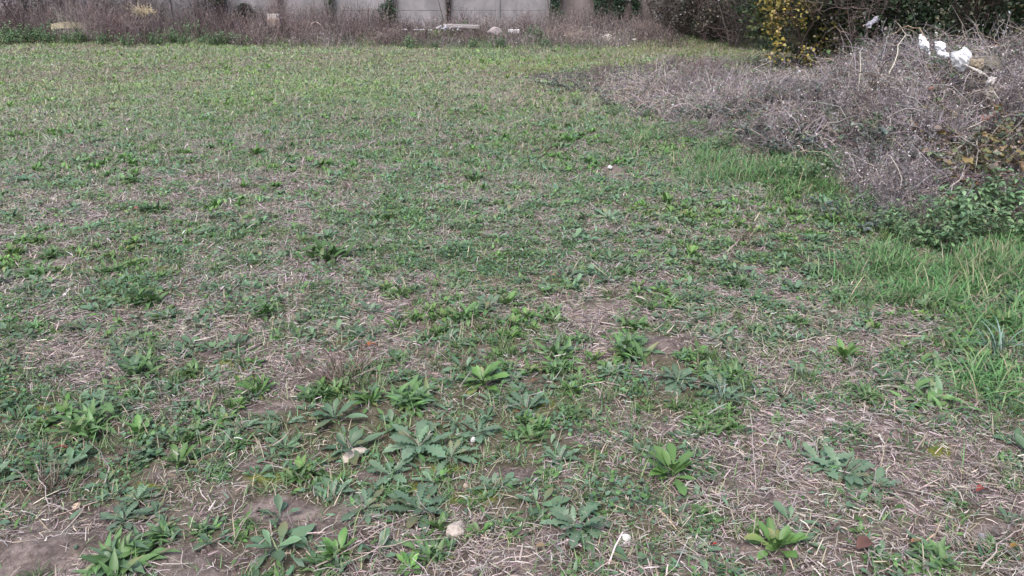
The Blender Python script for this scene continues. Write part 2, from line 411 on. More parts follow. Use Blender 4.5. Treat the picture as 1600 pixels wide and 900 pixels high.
# ------------------------------------------------------------------ weeds
BLUEG = [(.085, .160, .095), (.110, .195, .118), (.070, .135, .080)]
MIDG = [(.078, .165, .050), (.102, .200, .064), (.064, .138, .044)]
BRIGHT = [(.085, .190, .050), (.108, .220, .062), (.070, .160, .044)]
def rosette(kind, hi=True):
    S = Soup()
    z0 = lambda n: np.stack([rs.normal(0, .004, n), rs.normal(0, .004, n), np.full(n, .004)], -1)
    if kind == 'plantain':
        n = rs.randint(7, 14); az = np.arange(n) * 2.4 + U(-.4, .4, n); q = np.arange(n) / n
        L = U(.048, .085, n) * (1 - .35 * q); pf = 'spat' if hi else 'small'
        leaves(S, z0(n), az, 0.15 + q * 0.9 + U(-.1, .1, n), U(.1, .7, n), L, L * U(.26, .36, n), pf, 0.28 if hi else None, pal(n, BLUEG, .15), mid=(.11, .16, .08), tip=None)
    elif kind == 'tooth':
        n = rs.randint(14, 24); az = np.arange(n) * 2.4 + U(-.4, .4, n); q = np.arange(n) / n
        L = U(.07, .14, n) * (1 - .4 * q)
        leaves(S, z0(n), az, 0.16 + q * 0.75 + U(-.1, .1, n), U(.2, 1.0, n), L, L * U(.26, .36, n), 'tooth' if hi else 'small', 0.22 if hi else None, pal(n, BLUEG, .12), mid=(.14, .17, .11))
        if hi:
            k = rs.randint(0, 5)
            if k: 
                P, sd, nm = curve_path(z0(k), U(0, 6.28, k), U(.5, 1.3, k), U(-.1, .3, k), U(.03, .07, k), 3)
                tubes(S, P, np.full((k, 3), .0016), pal(k, [(.2, .13, .12), (.3, .26, .22)]), 3)
    elif kind == 'tuft':
        n = rs.randint(48, 80) if hi else 24; az = U(0, 6.28, n); q = rs.uniform(0, 1, n)
        L = U(.045, .10, n) * (1 - .2 * q)
        b = np.stack([rs.normal(0, .026, n), rs.normal(0, .026, n), np.full(n, .004)], -1)
        leaves(S, b, az, 0.25 + q * 1.05, U(.3, 1.4, n), L, L * U(.17, .27, n), 'lance' if hi else 'small', 0.35 if hi else None, pal(n, MIDG + [random.choice(BRIGHT + BLUEG)], .2), mid=(.12, .18, .08))
    elif kind == 'bright':
        n = rs.randint(16, 28); az = np.arange(n) * 2.4 + U(-.5, .5, n); q = U(0, 1, n)
        L = U(.03, .07, n)
        leaves(S, z0(n), az, 0.3 + q * 1.0, U(.2, .9, n), L, L * U(.24, .34, n), 'spat' if hi else 'small', 0.3 if hi else None, pal(n, BRIGHT + MIDG, .2), mid=(.13, .2, .06))
    elif kind == 'mat':
        n = rs.randint(80, 130) if hi else 50; a = U(0, 6.28, n); r = .075 * np.sqrt(U(0, 1, n))
        b = np.stack([r * np.cos(a), r * np.sin(a), U(.004, .026, n)], -1)
        L = U(.007, .014, n) * (1 if hi else 1.4)
        leaves(S, b, U(0, 6.28, n), U(-.2, .9, n), U(0, .6, n), L, L * U(.7, .95, n), 'oval' if hi else 'small', .15 if hi else None, pal(n, MIDG + BLUEG, .2))
        k = 14; b = np.stack([rs.normal(0, .02, k), rs.normal(0, .02, k), np.full(k, .002)], -1)
        P, sd, nm = curve_path(b, U(0, 6.28, k), U(.1, .8, k), U(0, .8, k), U(.03, .07, k), 3)
        tubes(S, P, np.full((k, 3), .0008), pal(k, [(.09, .12, .05)]), 3)
    elif kind == 'blades':
        n = rs.randint(26, 45); b = np.stack([rs.normal(0, .012, n), rs.normal(0, .012, n), np.zeros(n)], -1)
        leaves(S, b, U(0, 6.28, n), U(.5, 1.5, n), U(.1, 1.5, n), U(.06, .13, n), U(.0028, .005, n), 'blade', None, pal(n, [(.06, .12, .035), (.08, .13, .06), (.1, .15, .045)], .2))
        k = 8; leaves(S, b[:k], U(0, 6.28, k), U(.2, 1.0, k), U(.4, 1.5, k), U(.05, .1, k), U(.002, .004, k), 'blade', None, pal(k, STRAWC, .2))
    return S
def dead_tuft():
    S = Soup(); n = 60
    b = np.stack([rs.normal(0, .02, n), rs.normal(0, .02, n), np.zeros(n)], -1)
    P, sd, nm = curve_path(b, U(0, 6.28, n), U(.2, 1.4, n), U(-.2, .9, n), U(.05, .15, n), 4)
    P += rs.normal(0, .003, P.shape) * np.array([0, 1, 1, 1])[None, :, None]
    tubes(S, P, np.tile(np.array([[.0014, .0012, .001, .0005]]), (n, 1)), pal(n, [(.13, .09, .075), (.2, .15, .13), (.28, .22, .2), (.08, .06, .05)], .2), 3)
    return S

WEEDINFO = {
    'plantain': ('weed_rosette', 'weed', 'flat weed rosettes with smooth oval leaves in the field'),
    'tooth': ('thistle_rosette', 'weed', 'weed rosettes with toothed grey green leaves in the field'),
    'tuft': ('leafy_weed', 'weed', 'bushy green weeds with narrow upright leaves in the field'),
    'bright': ('young_weed', 'weed', 'small bright green weeds among the straw'),
    'mat': ('creeping_weed', 'weed', 'low creeping weeds with tiny round leaves'),
    'blades': ('grass_tuft', 'grass tuft', 'tufts of grass in the field'),
}
VARS = {k: [] for k in WEEDINFO}
for k, nv in (('plantain', 8), ('tooth', 7), ('tuft', 7), ('bright', 5), ('mat', 5), ('blades', 5)):
    for _ in range(nv):
        S = rosette(k); VARS[k].append(S.mesh(k, M_LEAF))
        V = S.arr()[0]; VARS[k][-1]['rad'] = float(np.percentile(np.hypot(V[:, 0], V[:, 1]), 97))
LO = {k: [rosette(k, False).arr() for _ in range(6)] for k in WEEDINFO}
# hand-placed weeds: kind, photo px, py, width in px, label
PLACED = [
 ('tuft', 510, 404, 82, 'large bushy green weed standing alone in the upper middle of the field'),
 ('tuft', 600, 345, 48, 'dark green leafy weed just beyond and right of the largest lone bushy weed'),
 ('tuft', 230, 474, 72, 'wide pale green leafy weed in the middle left of the field'),
 ('tuft', 176, 427, 50, 'dull green leafy weed just beyond the wide pale green one on the left'),
 ('tuft', 418, 492, 58, 'green leafy weed midway between the wide left one and the field centre'),
 ('tuft', 730, 498, 62, 'compact dark green weed near the centre of the field'),
 ('tuft', 860, 504, 52, 'small leafy weed right of the compact one at the field centre'),
 ('tuft', 220, 585, 88, 'spreading dark green weed beside a dry stem, left of the dead brown tuft'),
 ('tuft', 140, 672, 96, 'thick glossy green weed clump near the left edge beside bare soil'),
 ('tuft', 1245, 508, 52, 'fresh green weed clump in straw between the bare soil spot and the tall grass'),
 ('tuft', 985, 555, 92, 'broad green weed just left of the bare round soil spot'),
 ('tooth', 1058, 598, 88, 'grey green broad-leaved weed just in front of the bare round soil spot'),
 ('tuft', 642, 632, 92, 'tall bright green weed left of the orange brick chip'),
 ('bright', 755, 602, 70, 'pale green weed beyond the orange brick chip'),
 ('tuft', 873, 558, 70, 'green weed between the field centre and the bare round soil spot'),
 ('tuft', 990, 514, 55, 'dark small weed beyond the bare round soil spot'),
 ('tuft', 1448, 632, 96, 'wide leafy weed in the lower edge of the green patch at the right'),
 ('tuft', 1460, 580, 66, 'dark green weed beyond the wide leafy one at the right'),
 ('bright', 1320, 563, 48, 'small green weed in straw right of the bare round soil spot'),
 ('tuft', 84, 402, 44, 'low green weed at the far left of the middle field'),
 ('tuft', 240, 332, 50, 'dark weed with a reddish dead leaf at its side on the upper left'),
 ('bright', 282, 727, 56, 'light green broad weed on straw right of the thick glossy clump'),
 ('tuft', 185, 884, 118, 'big green weed cut by the bottom edge at the left'),
 ('tooth', 195, 815, 95, 'flat grey green rosette lying on bare soil at the lower left'),
 ('plantain', 430, 862, 100, 'open broad-leaved rosette on bare soil near the bottom left'),
 ('plantain', 487, 858, 54, 'small rosette just right of the open one on bare soil'),
 ('plantain', 335, 848, 54, 'small pale rosette left of the open one on bare soil'),
 ('plantain', 262, 820, 40, 'little flat star-shaped rosette on bare soil at the lower left'),
 ('tooth', 655, 800, 130, 'blue grey thistle rosette just behind the large pale stone'),
 ('tooth', 905, 826, 150, 'large dull green toothed rosette left of the small white stone'),
 ('bright', 1050, 745, 78, 'bright green weed in straw right of the creeping weeds'),
 ('tooth', 1320, 745, 150, 'widest grey green thistle rosette lying on the straw at the lower right'),
 ('tooth', 1285, 730, 110, 'thistle rosette merging into the left side of the widest one'),
 ('tooth', 1365, 765, 100, 'thistle rosette merging into the right side of the widest one'),
 ('tooth', 655, 700, 140, 'dark blue green toothed weed in the middle of the big weed clump'),
 ('tooth', 610, 745, 100, 'toothed weed at the lower left of the big weed clump beside yellow moss'),
 ('tooth', 705, 715, 105, 'toothed weed at the right side of the big weed clump'),
 ('tooth', 745, 680, 90, 'toothed weed beyond the tiny white pebble in the big weed clump'),
 ('plantain', 545, 705, 90, 'green rosette beside the flat pale wood chip'),
 ('plantain', 525, 655, 90, 'green rosette between the bare slope and the big weed clump'),
 ('tooth', 380, 672, 80, 'blue green rosette on straw at the left of the bare slope'),
 ('bright', 1212, 862, 74, 'bright yellow green weed beside the bare strip at the bottom'),
 ('tuft', 1488, 787, 56, 'small dark green weed beside the red dead leaf'),
 ('tuft', 1458, 882, 90, 'dense green weed at the bottom edge right of the brown dead leaf'),
 ('tooth', 1085, 866, 92, 'broad grey green weed left of the bare strip at the bottom'),
 ('tooth', 1010, 812, 50, 'small toothed weed just beyond the small white stone'),
 ('tuft', 838, 818, 62, 'bushy weed left of the large dull toothed rosette'),
 ('tooth', 875, 722, 88, 'dark rosette at the near edge of the bare patch in the middle'),
 ('bright', 1343, 838, 34, 'round bright green ball-like weed above the brown dead leaf'),
 ('plantain', 400, 748, 60, 'small rosette at the edge of yellow moss on the lower left'),
 ('plantain', 590, 872, 90, 'dark green weed beneath the long dry stems at the bottom'),
 ('tuft', 680, 868, 80, 'fresh green weed just below the large pale stone'),
 ('plantain', 990, 885, 70, 'upright oval-leaved weed at the bottom edge below the small white stone'),
 ('blades', 130, 745, 46, 'olive grass tuft on bare soil left of the straw heap'),
 ('blades', 1405, 825, 40, 'yellow green grass tuft in straw right of the ball-like weed'),
 ('blades', 350, 620, 52, 'thin green grass tuft left of the bare slope'),
 ('blades', 945, 630, 70, 'thick green grass tuft right of the orange brick chip'),
 ('tuft', 745, 283, 40, 'distant green weed near the far middle of the field'),
 ('tuft', 1135, 385, 40, 'dark weed in tan straw below the tall grass'),
 ('tuft', 205, 285, 50, 'broad light green weed patch in the far left field'),
]
OCC = []
def put_weed(kind, x, y, rad, label, group=None, sink=0.0):
    me = random.choice(VARS[kind]); nm, cat, _ = WEEDINFO[kind]
    s = rad / me['rad']
    o = link(nm, me, None, (x, y, float(H(x, y)) - sink), random.uniform(0, 6.28), s)
    o.rotation_euler = (random.uniform(-.12, .12), random.uniform(-.12, .12), o.rotation_euler[2])
    tag(o, label, cat, group or _); OCC.append((x, y, rad)); return o
for k, px, py, wd, lab in PLACED:
    x, y = at(px, py, 0.0)
    x, y = at(px, py, float(H(x, y)))
    dep = y * cp + CAM_H * sp
    put_weed(k, x, y, wd * 0.5 * dep / F * (.88 if k == 'tooth' else 1.18), lab)

def weed_cover():
    """The nearest weeds as single things, the farther ones as one mass."""
    S = Soup(); cand = []
    for (r0, r1), d in zip(RINGS, (165, 190, 190, 150, 90, 46)):
        x, y, r = scatter(d, r0, r1)
        g, s, bare, moss = cover(x, y)
        keep = U(0, 1, len(x)) < np.clip(0.10 + sst(0.25, 0.8, g) * 1.0, 0, 1) * (1 - 0.55 * bare) * (1 - 0.85 * weedy(x, y))
        x, y, r = x[keep], y[keep], r[keep]
        cand.append(np.stack([x, y, r], -1))
    c = np.concatenate(cand); c = c[np.argsort(c[:, 2])]
    occ = np.array(OCC)
    dd = np.min(np.hypot(c[:, None, 0] - occ[None, :, 0], c[:, None, 1] - occ[None, :, 1]) / occ[None, :, 2], 1)
    c = c[dd > 1.0]
    sel = fbm(c[:, 0], c[:, 1], 0.8, 121, 3) + rs.normal(0, .10, len(c))
    kinds = np.where(sel < .40, 'mat', np.where(sel < .55, 'plantain', np.where(sel < .585, 'tooth', np.where(sel < .68, 'tuft', 'bright'))))
    flip = U(0, 1, len(c)); kinds = np.where(flip < .13, 'blades', np.where(flip < .2, 'tuft', np.where(flip < .3, 'plantain', kinds)))
    base = {'plantain': .052, 'tooth': .058, 'tuft': .050, 'bright': .040, 'mat': .064, 'blades': .050}
    size = np.array([base[k] for k in kinds]) * np.clip(rs.lognormal(0, .30, len(c)), .45, 1.9) * np.clip((c[:, 2] / 5) ** 0.15, 1, 1.3)
    px, py = project(c[:, 0], c[:, 1], 0)
    inview = (px > -20) & (px < 1620) & (py < 915)
    n1 = 0; k_used = {}
    LAB = {'plantain': 'small flat weed with smooth oval leaves, one of many scattered in the near field',
           'tooth': 'small weed with toothed grey green leaves, one of many scattered in the near field',
           'tuft': 'small bushy weed with narrow green leaves, one of many scattered in the near field',
           'bright': 'small fresh green weed, one of many scattered in the near field',
           'mat': 'low creeping weed with tiny round leaves, one of many in the near field',
           'blades': 'small grass tuft, one of many scattered in the near field'}
    rest = np.ones(len(c), bool)
    for i in np.argsort(-size / c[:, 2]):
        if n1 >= 290 - len(PLACED): break
        if inview[i] and c[i, 2] < 5:
            put_weed(kinds[i], c[i, 0], c[i, 1], size[i], LAB[kinds[i]], WEEDINFO[kinds[i]][2] + ', the scattered small ones')
            rest[i] = False; n1 += 1
    c, kinds, size = c[rest], kinds[rest], size[rest]
    for k in WEEDINFO:
        for v in range(6):
            near = c[:, 2] < 5.5
            for hi in (True, False):
                m = (kinds == k) & (np.arange(len(c)) % 6 == v) & (near == hi)
                if not m.any(): continue
                if hi:
                    S0 = rosette(k); arr = S0.arr()
                else: arr = LO[k][v]
                rad = np.percentile(np.hypot(arr[0][:, 0], arr[0][:, 1]), 97)
                x, y = c[m, 0], c[m, 1]; n = int(m.sum())
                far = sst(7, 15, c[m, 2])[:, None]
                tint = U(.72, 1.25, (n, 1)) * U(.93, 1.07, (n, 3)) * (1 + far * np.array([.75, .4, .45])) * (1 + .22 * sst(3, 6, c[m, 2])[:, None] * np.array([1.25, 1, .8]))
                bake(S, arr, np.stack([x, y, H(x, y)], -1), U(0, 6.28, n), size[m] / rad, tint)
    # loose small leaves between the rosettes
    for (r0, r1), d in zip(RINGS, (800, 900, 850, 550, 280, 120)):
        x, y, r = scatter(d, r0, r1); g, s_, bare, moss = cover(x, y)
        kp = U(0, 1, len(x)) < np.clip(sst(.2, .8, g) * (.3 + sst(.35, .6, fbm(x, y, .25, 133, 3))), 0, 1) * (1 - .8 * bare) * (1 - .8 * weedy(x, y))
        x, y, r = x[kp], y[kp], r[kp]; n = len(x); k = np.maximum(1, (r / 5) ** .5)
        L = U(.018, .045, n) * k; pc = fbm(x, y, .5, 137, 2)
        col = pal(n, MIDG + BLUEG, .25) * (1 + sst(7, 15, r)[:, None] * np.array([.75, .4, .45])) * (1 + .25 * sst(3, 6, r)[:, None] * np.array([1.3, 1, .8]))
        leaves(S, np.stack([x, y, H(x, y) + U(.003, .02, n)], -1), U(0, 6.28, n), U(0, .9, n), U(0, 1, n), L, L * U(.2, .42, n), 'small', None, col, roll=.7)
    o = link('ground_cover', S.mesh('ground_cover', M_LEAFS)); tag(o, 'low green leafy weeds covering the field as far as the wall', 'ground cover', kind='stuff')
def soil_crumbs():
    S = Soup()
    for (r0, r1), d in (((1.2, 2.6), 2600), ((2.6, 4.5), 1400)):
        x, y, r = scatter(d, r0, r1); g, s_, bare, moss = cover(x, y)
        k = U(0, 1, len(x)) < .15 + .5 * bare + .35 * (1 - g); x, y = x[k], y[k]; n = len(x)
        sz = np.clip(rs.lognormal(math.log(.0032), .5, n), .0012, .013)
        V0 = np.array([[-1, -1, -.7], [1, -1, -.7], [1, 1, -.7], [-1, 1, -.7], [-.6, -.5, .6], [.5, -.6, .7], [.6, .5, .5], [-.4, .6, .65]]) * .7
        Q0 = np.array([[4, 5, 6, 7], [0, 1, 5, 4], [1, 2, 6, 5], [2, 3, 7, 6], [3, 0, 4, 7]])
        V = (V0[None] * U(.6, 1.3, (n, 8, 3))) * sz[:, None, None]
        a = U(0, 6.28, n); c_, s2 = np.cos(a)[:, None], np.sin(a)[:, None]
        V = np.stack([V[..., 0] * c_ - V[..., 1] * s2, V[..., 0] * s2 + V[..., 1] * c_, V[..., 2]], -1) + np.stack([x, y, H(x, y) + sz * .35 + .002], -1)[:, None]
        col = pal(n, [(.18, .145, .13), (.13, .10, .09), (.24, .20, .185), (.10, .075, .065)], .2)
        pale = U(0, 1, n) < .02; col[pale] = (.42, .37, .33)
        S.add(V.reshape(-1, 3), (Q0[None] + np.arange(n)[:, None, None] * 8).reshape(-1, 4), np.repeat(col, 8, 0))
    o = link('soil_crumbs', S.mesh('soil_crumbs', M_DRY, False)); tag(o, 'crumbs of brown soil lying on the bare patches', 'soil crumbs', kind='stuff')
straw_cover(); grass_cover(); weed_cover(); soil_crumbs()
exec_later = None

# ------------------------------------------------------------------ tall grass patches
def tall_grass(name, label, spots, n, hmin, hmax, cols, lean=0.5):
    S = Soup(); X = []; 
    for px, py, wx, wy, wgt in spots:
        k = int(n * wgt)
        a = rs.normal(0, .45, k) * wx + px; b = rs.normal(0, .45, k) * wy + py
        x, y = at(a, b); X.append(np.stack([x, y], -1))
    X = np.concatenate(X); k = len(X)
    # tufts
    X = X[U(0, 1, k) < sst(.34, .62, fbm(X[:, 0], X[:, 1], .22, 171, 3)) + .12]; k = len(X)
    X = X + rs.normal(0, .012, X.shape)
    z = H(X[:, 0], X[:, 1])
    P, sd, nm = curve_path(np.concatenate([X, z[:, None]], 1), U(0, 6.28, k), U(.7, 1.5, k), U(.3, 2.0, k) * (1 + lean), U(hmin, hmax, k), 6)
    Wd = U(.0014, .0029, k)[:, None] * np.array([.9, 1, 1, .8, .5, .05])[None]
    c = pal(k, cols, .22); dr = U(0, 1, k) < .17; c[dr] = pal(int(dr.sum()), [(.27, .23, .16), (.22, .19, .13), (.32, .28, .2)], .2)
    c = c * (.85 + .4 * fbm(X[:, 0], X[:, 1], .5, 177, 2))[:, None]
    S.add(*ribbons(P, sd, Wd, c, tipcol=c * np.array([1.25, 1.15, 1.2])))
    o = link(name, S.mesh(name, M_GRASS)); tag(o, label, 'grass', kind='stuff')
LUSH = [(.078, .190, .062), (.098, .225, .075), (.120, .225, .088), (.14, .215, .095), (.062, .155, .058)]
tall_grass('tall_grass', 'lush tall green grass at the foot of the weedy heap',
    [(1480, 432, 190, 34, 1), (1560, 410, 90, 30, .6), (1380, 415, 70, 20, .3), (1100, 258, 50, 12, .35), (1180, 285, 110, 18, .7), (1260, 300, 80, 20, .6), (1560, 600, 70, 30, .35), (1560, 520, 90, 30, .4), (1420, 470, 130, 16, .3),
     (1330, 350, 60, 12, .2), (1010, 225, 40, 8, .15)], 4200, .06, .20, LUSH)
tall_grass('long_grass', 'long green grass along the foot of the dead weeds by the wall',
    [(60, 66, 120, 5, 1), (300, 68, 150, 5, 1), (520, 72, 160, 5, .8), (700, 74, 160, 4, .7), (880, 78, 90, 7, .5), (200, 55, 100, 6, .5), (960, 72, 60, 5, .3)], 2200, .15, .38,
    [(.06, .115, .05), (.075, .14, .06), (.10, .15, .07), (.06, .12, .07)])
tall_grass('rough_grass', 'yellowish rough grass between the weedy heap and the hedge',
    [(1000, 82, 110, 9, 1), (1100, 78, 80, 9, .8), (900, 95, 80, 8, .4), (820, 110, 80, 8, .3)], 3000, .08, .20,
    [(.13, .16, .05), (.16, .18, .06), (.19, .19, .08), (.10, .14, .05)])

# ------------------------------------------------------------------ the weedy heap
MAUVE = [(.218, .192, .205), (.138, .117, .128), (.33, .30, .312), (.06, .048, .052), (.235, .205, .18)]
def dead_bush(hgt=.4, spread=.35, n=46, cols=MAUVE, fluff=1.0, upright=0.6, headcol=None):
    """stems soup, heads soup"""
    A = Soup(); B = Soup()
    az = U(0, 6.28, n); el = np.clip(rs.normal(upright * 1.5, .35, n), .1, 1.5)
    b = np.stack([rs.normal(0, spread * .25, n), rs.normal(0, spread * .25, n), np.full(n, -.02)], -1)
    P, sd, nm = curve_path(b, az, el, U(-.3, 1.3, n), U(.6, 1.15, n) * hgt, 6)
    P[:, 1:] += rs.normal(0, .008, P[:, 1:].shape)
    c = pal(n, cols, .2)
    tubes(A, P, np.tile(np.array([[.0032, .0028, .0024, .002, .0016, .0009]]), (n, 1)), c, 3)
    # side twigs
    m = n * 7; i = rs.randint(0, n, m); j = rs.randint(2, 5, m); t = U(0, 1, (m, 1))
    b2 = P[i, j] * (1 - t) + P[i, np.minimum(j + 1, 5)] * t
    P2, s2, n2 = curve_path(b2, U(0, 6.28, m), U(-.1, 1.3, m), U(-.8, .8, m), U(.06, .17, m) * hgt / .4, 4)
    tubes(A, P2, np.tile(np.array([[.0018, .0015, .0012, .0007]]), (m, 1)), c[i] * U(.85, 1.25, (m, 1)), 3)
    # fluffy heads and shrivelled leaves
    q = int(m * 2.2 * fluff); i = rs.randint(0, m, q); j = rs.randint(1, 4, q)
    b3 = P2[i, j] + rs.normal(0, .006, (q, 3))
    L = U(.008, .022, q)
    hc = pal(q, headcol or [(.25, .222, .23), (.42, .39, .405), (.12, .10, .105), (.22, .185, .155)], .22)
    leaves(B, b3, U(0, 6.28, q), U(-1, 1.4, q), U(-.5, .8, q), L, L * U(.3, .75, q), 'small', None, hc, roll=1.2)
    return A, B
BUSH = []
for k in range(7):
    A, B = dead_bush(.42, .38, 42, upright=.55)
    BUSH.append((A.mesh('dead_stems', M_BUSH, False), B.mesh('seed_heads', M_BUSH, False)))
REDB = []
REDC = [(.145, .100, .102), (.19, .140, .142), (.075, .052, .055), (.23, .195, .19), (.12, .082, .08)]
for k in range(6):
    A, B = dead_bush(.75, .28, 34, cols=REDC, fluff=.9, upright=.88, headcol=[(.13, .085, .08), (.18, .13, .12), (.08, .055, .05)])
    REDB.append((A.mesh('dead_stalks', M_BUSH, False), B.mesh('withered_leaves', M_BUSH, False)))
TANB = []
for k in range(3):
    A, B = dead_bush(.6, .42, 50, cols=[(.26, .21, .18), (.2, .165, .15)], fluff=1.1, upright=.7, headcol=[(.27, .21, .19), (.22, .17, .165)])
    TANB.append((A.mesh('dead_stalks', M_BUSH, False), B.mesh('withered_leaves', M_BUSH, False)))
def put_bush(lib, x, y, s, label, group, name='dead_bush', cat='dead bush', part='seed_heads', sink=.03):
    a, b = random.choice(lib)
    o = link(name, None, None, (x, y, float(H(x, y)) - sink), random.uniform(0, 6.28), s)
    link('stems', a, o)
    o.scale = (s * random.uniform(.85, 1.2), s * random.uniform(.85, 1.2), s * random.uniform(.85, 1.15))
    link('heads_and_leaves', b, o)  # fluffy seed heads and shrivelled leaves on the twigs
    tag(o, label, cat, group); return o

BX0, BX1 = 4.1, 4.95
def heap_tangle():
    S = Soup(); T = Soup()
    n = 40000
    x = U(0.6, 8.5, n); y = U(4.2, 13.5, n)
    wd = weedy(x, y); dens = fbm(x, y, .32, 201, 2)
    bagz = (x > BX0) & (x < BX1) & (y > 6.3) & (y < 8.6) & (U(0, 1, n) < .45)
    k = (U(0, 1, n) < wd * np.clip(.10 + 1.15 * sst(.38, .6, dens), 0, 1) * np.interp(x, [.8, 1.6, 2.4], [.4, .75, 1.05])) & ~bagz
    x, y = x[k], y[k]; n = len(x); z = H(x, y)
    hloc = .40 + 1.0 * sst(.38, .66, fbm(x, y, .32, 201, 2))
    hloc = hloc * np.interp(x, [1, 2.4, 4], [.6, .95, 1])
    P, sd, nm = curve_path(np.stack([x, y, z - .02], -1), U(0, 6.28, n), U(.1, 1.4, n), U(.0, 2.4, n), U(.14, .46, n) * hloc, 6)
    P[:, 1:] += rs.normal(0, .010, P[:, 1:].shape)
    c = pal(n, MAUVE, .25)
    pale = U(0, 1, n) < .10; c[pale] = pal(int(pale.sum()), [(.44, .385, .38), (.38, .34, .31)], .15)
    Wd = (U(.0016, .0038, n) * np.where(pale, 1.3, 1))[:, None] * np.array([1, .95, .9, .8, .65, .35])[None]
    tubes(S, P, Wd, c, 3)
    q = n * 4; i = rs.randint(0, n, q); j = rs.randint(1, 6, q)
    b = P[i, j] + rs.normal(0, .02, (q, 3)); L = U(.010, .034, q)
    cl = fbm(b[:, 0], b[:, 1], .45, 209, 3)
    hc = pal(q, [(.25, .22, .228), (.40, .37, .385), (.13, .105, .11), (.23, .19, .155), (.08, .058, .048)], .25)
    gr = cl + rs.normal(0, .06, q) > .545
    hc[gr] = pal(int(gr.sum()), [(.13, .165, .125), (.17, .20, .165), (.10, .145, .075)], .2)
    leaves(T, b, U(0, 6.28, q), U(-1, 1.4, q), U(-.5, .8, q), L, L * U(.3, .75, q), 'small', None, hc, roll=1.2)
    S.merge(T)
    m = 5200; x = U(1.4, 8, m); y = U(4.2, 12.5, m); kk = (U(0, 1, m) < weedy(x, y) * .5) & ~((x > BX0) & (x < BX1) & (y > 6.3) & (y < 8.6)); x, y = x[kk], y[kk]; m = len(x)
    P, sd, nm = curve_path(np.stack([x, y, H(x, y)], -1), U(0, 6.28, m), U(.5, 1.3, m), U(.6, 2.6, m), U(.25, .6, m), 8)
    P[:, 1:] += rs.normal(0, .008, P[:, 1:].shape)
    tubes(S, P, U(.0018, .0034, m)[:, None] * np.linspace(1, .5, 8)[None], pal(m, [(.42, .37, .36), (.34, .29, .29), (.26, .21, .215), (.38, .30, .22), (.16, .10, .09)], .2), 4)
    # litter under it is ground colour, darkened as shade between the clumps
    o = link('dead_weed_tangle', S.mesh('dead_weed_tangle', M_DRY, False)); tag(o, 'tangle of dry mauve grey weeds covering the heap', 'dead weeds', kind='stuff')
heap_tangle()

def on(px, py, iters=14, lift=0.0):              # the point of the heap's surface seen at a photo pixel
    a = (px - 800) / F; b = (450 - py) / F; dy = cp + b * sp; dz = -sp + b * cp
    t = np.linspace(3.5, 30, 1600); X = a * t; Y = dy * t; Z = CAM_H + dz * t
    hit = np.where(Z < H(X, Y) + lift)[0]
    i = hit[0] if len(hit) else len(t) - 1
    return float(X[i]), float(Y[i])
# bushes over the heap
for px, py in [(1330, 128), (1365, 110), (1400, 100), (1300, 150), (1590, 150), (1600, 130), (1345, 160), (1420, 140)]:
    x, y = on(px, py); put_bush(BUSH, x, y, random.uniform(.75, 1.0), 'dry mauve grey bush on the crest of the weedy heap', 'dead bushes on the crest of the heap')
for px, py in [(1240, 200), (1290, 220), (1340, 250), (1390, 240), (1420, 290), (1370, 310), (1330, 290), (1460, 210), (1190, 215), (1270, 180), (1130, 210), (1080, 215), (1440, 330), (1400, 340), (1380, 190), (1240, 170), (1500, 290)]:
    x, y = on(px, py); put_bush(BUSH, x, y, random.uniform(.55, .85), 'dry mauve grey bush on the near slope of the weedy heap', 'dead bushes on the near slope of the heap')
for px, py in [(1060, 150), (1075, 140), (1045, 145), (1150, 165), (1190, 170), (1160, 150), (1210, 160)]:
    x, y = on(px, py); put_bush(BUSH, x, y, random.uniform(.75, 1.0), 'dry mauve grey bush on the low left tail of the weedy heap', 'dead bushes on the low tail of the heap')
for px, py, s, lab in [(1105, 138, .85, 'tall reddish brown dead stalks in the low tail of the weedy heap'), (1085, 130, .7, 'reddish brown dead stalks beside the taller reddish clump on the heap tail'),
        (935, 135, .6, 'isolated dark reddish stalk clump at the left tip of the weedy heap'), (1025, 118, .45, 'thin dark stalk clump behind the left tail of the weedy heap')]:
    x, y = on(px, py); put_bush(REDB, x, y, s, lab, 'reddish dead stalks at the heap', 'dead_weed_clump', 'dead weeds', 'withered_leaves')

nb = 0
for _ in range(4000):
    if nb >= 95: break
    px, py = random.uniform(1040, 1620), random.uniform(95, 345); x, y = on(px, py)
    if (1425 < px < 1575 and 60 < py < 185) or float(weedy(np.array(x), np.array(y))) < .6 or x > 8.5 or random.random() < .35 * (px < 1250) + .15: continue
    hi_ = float(mound(x, y)) > .42
    put_bush(BUSH, x, y, random.uniform(.5, .8), 'small dry mauve grey bush, one of many high on the weedy heap' if hi_ else 'small dry mauve grey bush, one of many on the lower slopes of the weedy heap', 'small dead bushes high on the heap' if hi_ else 'small dead bushes on the lower slopes of the heap'); nb += 1
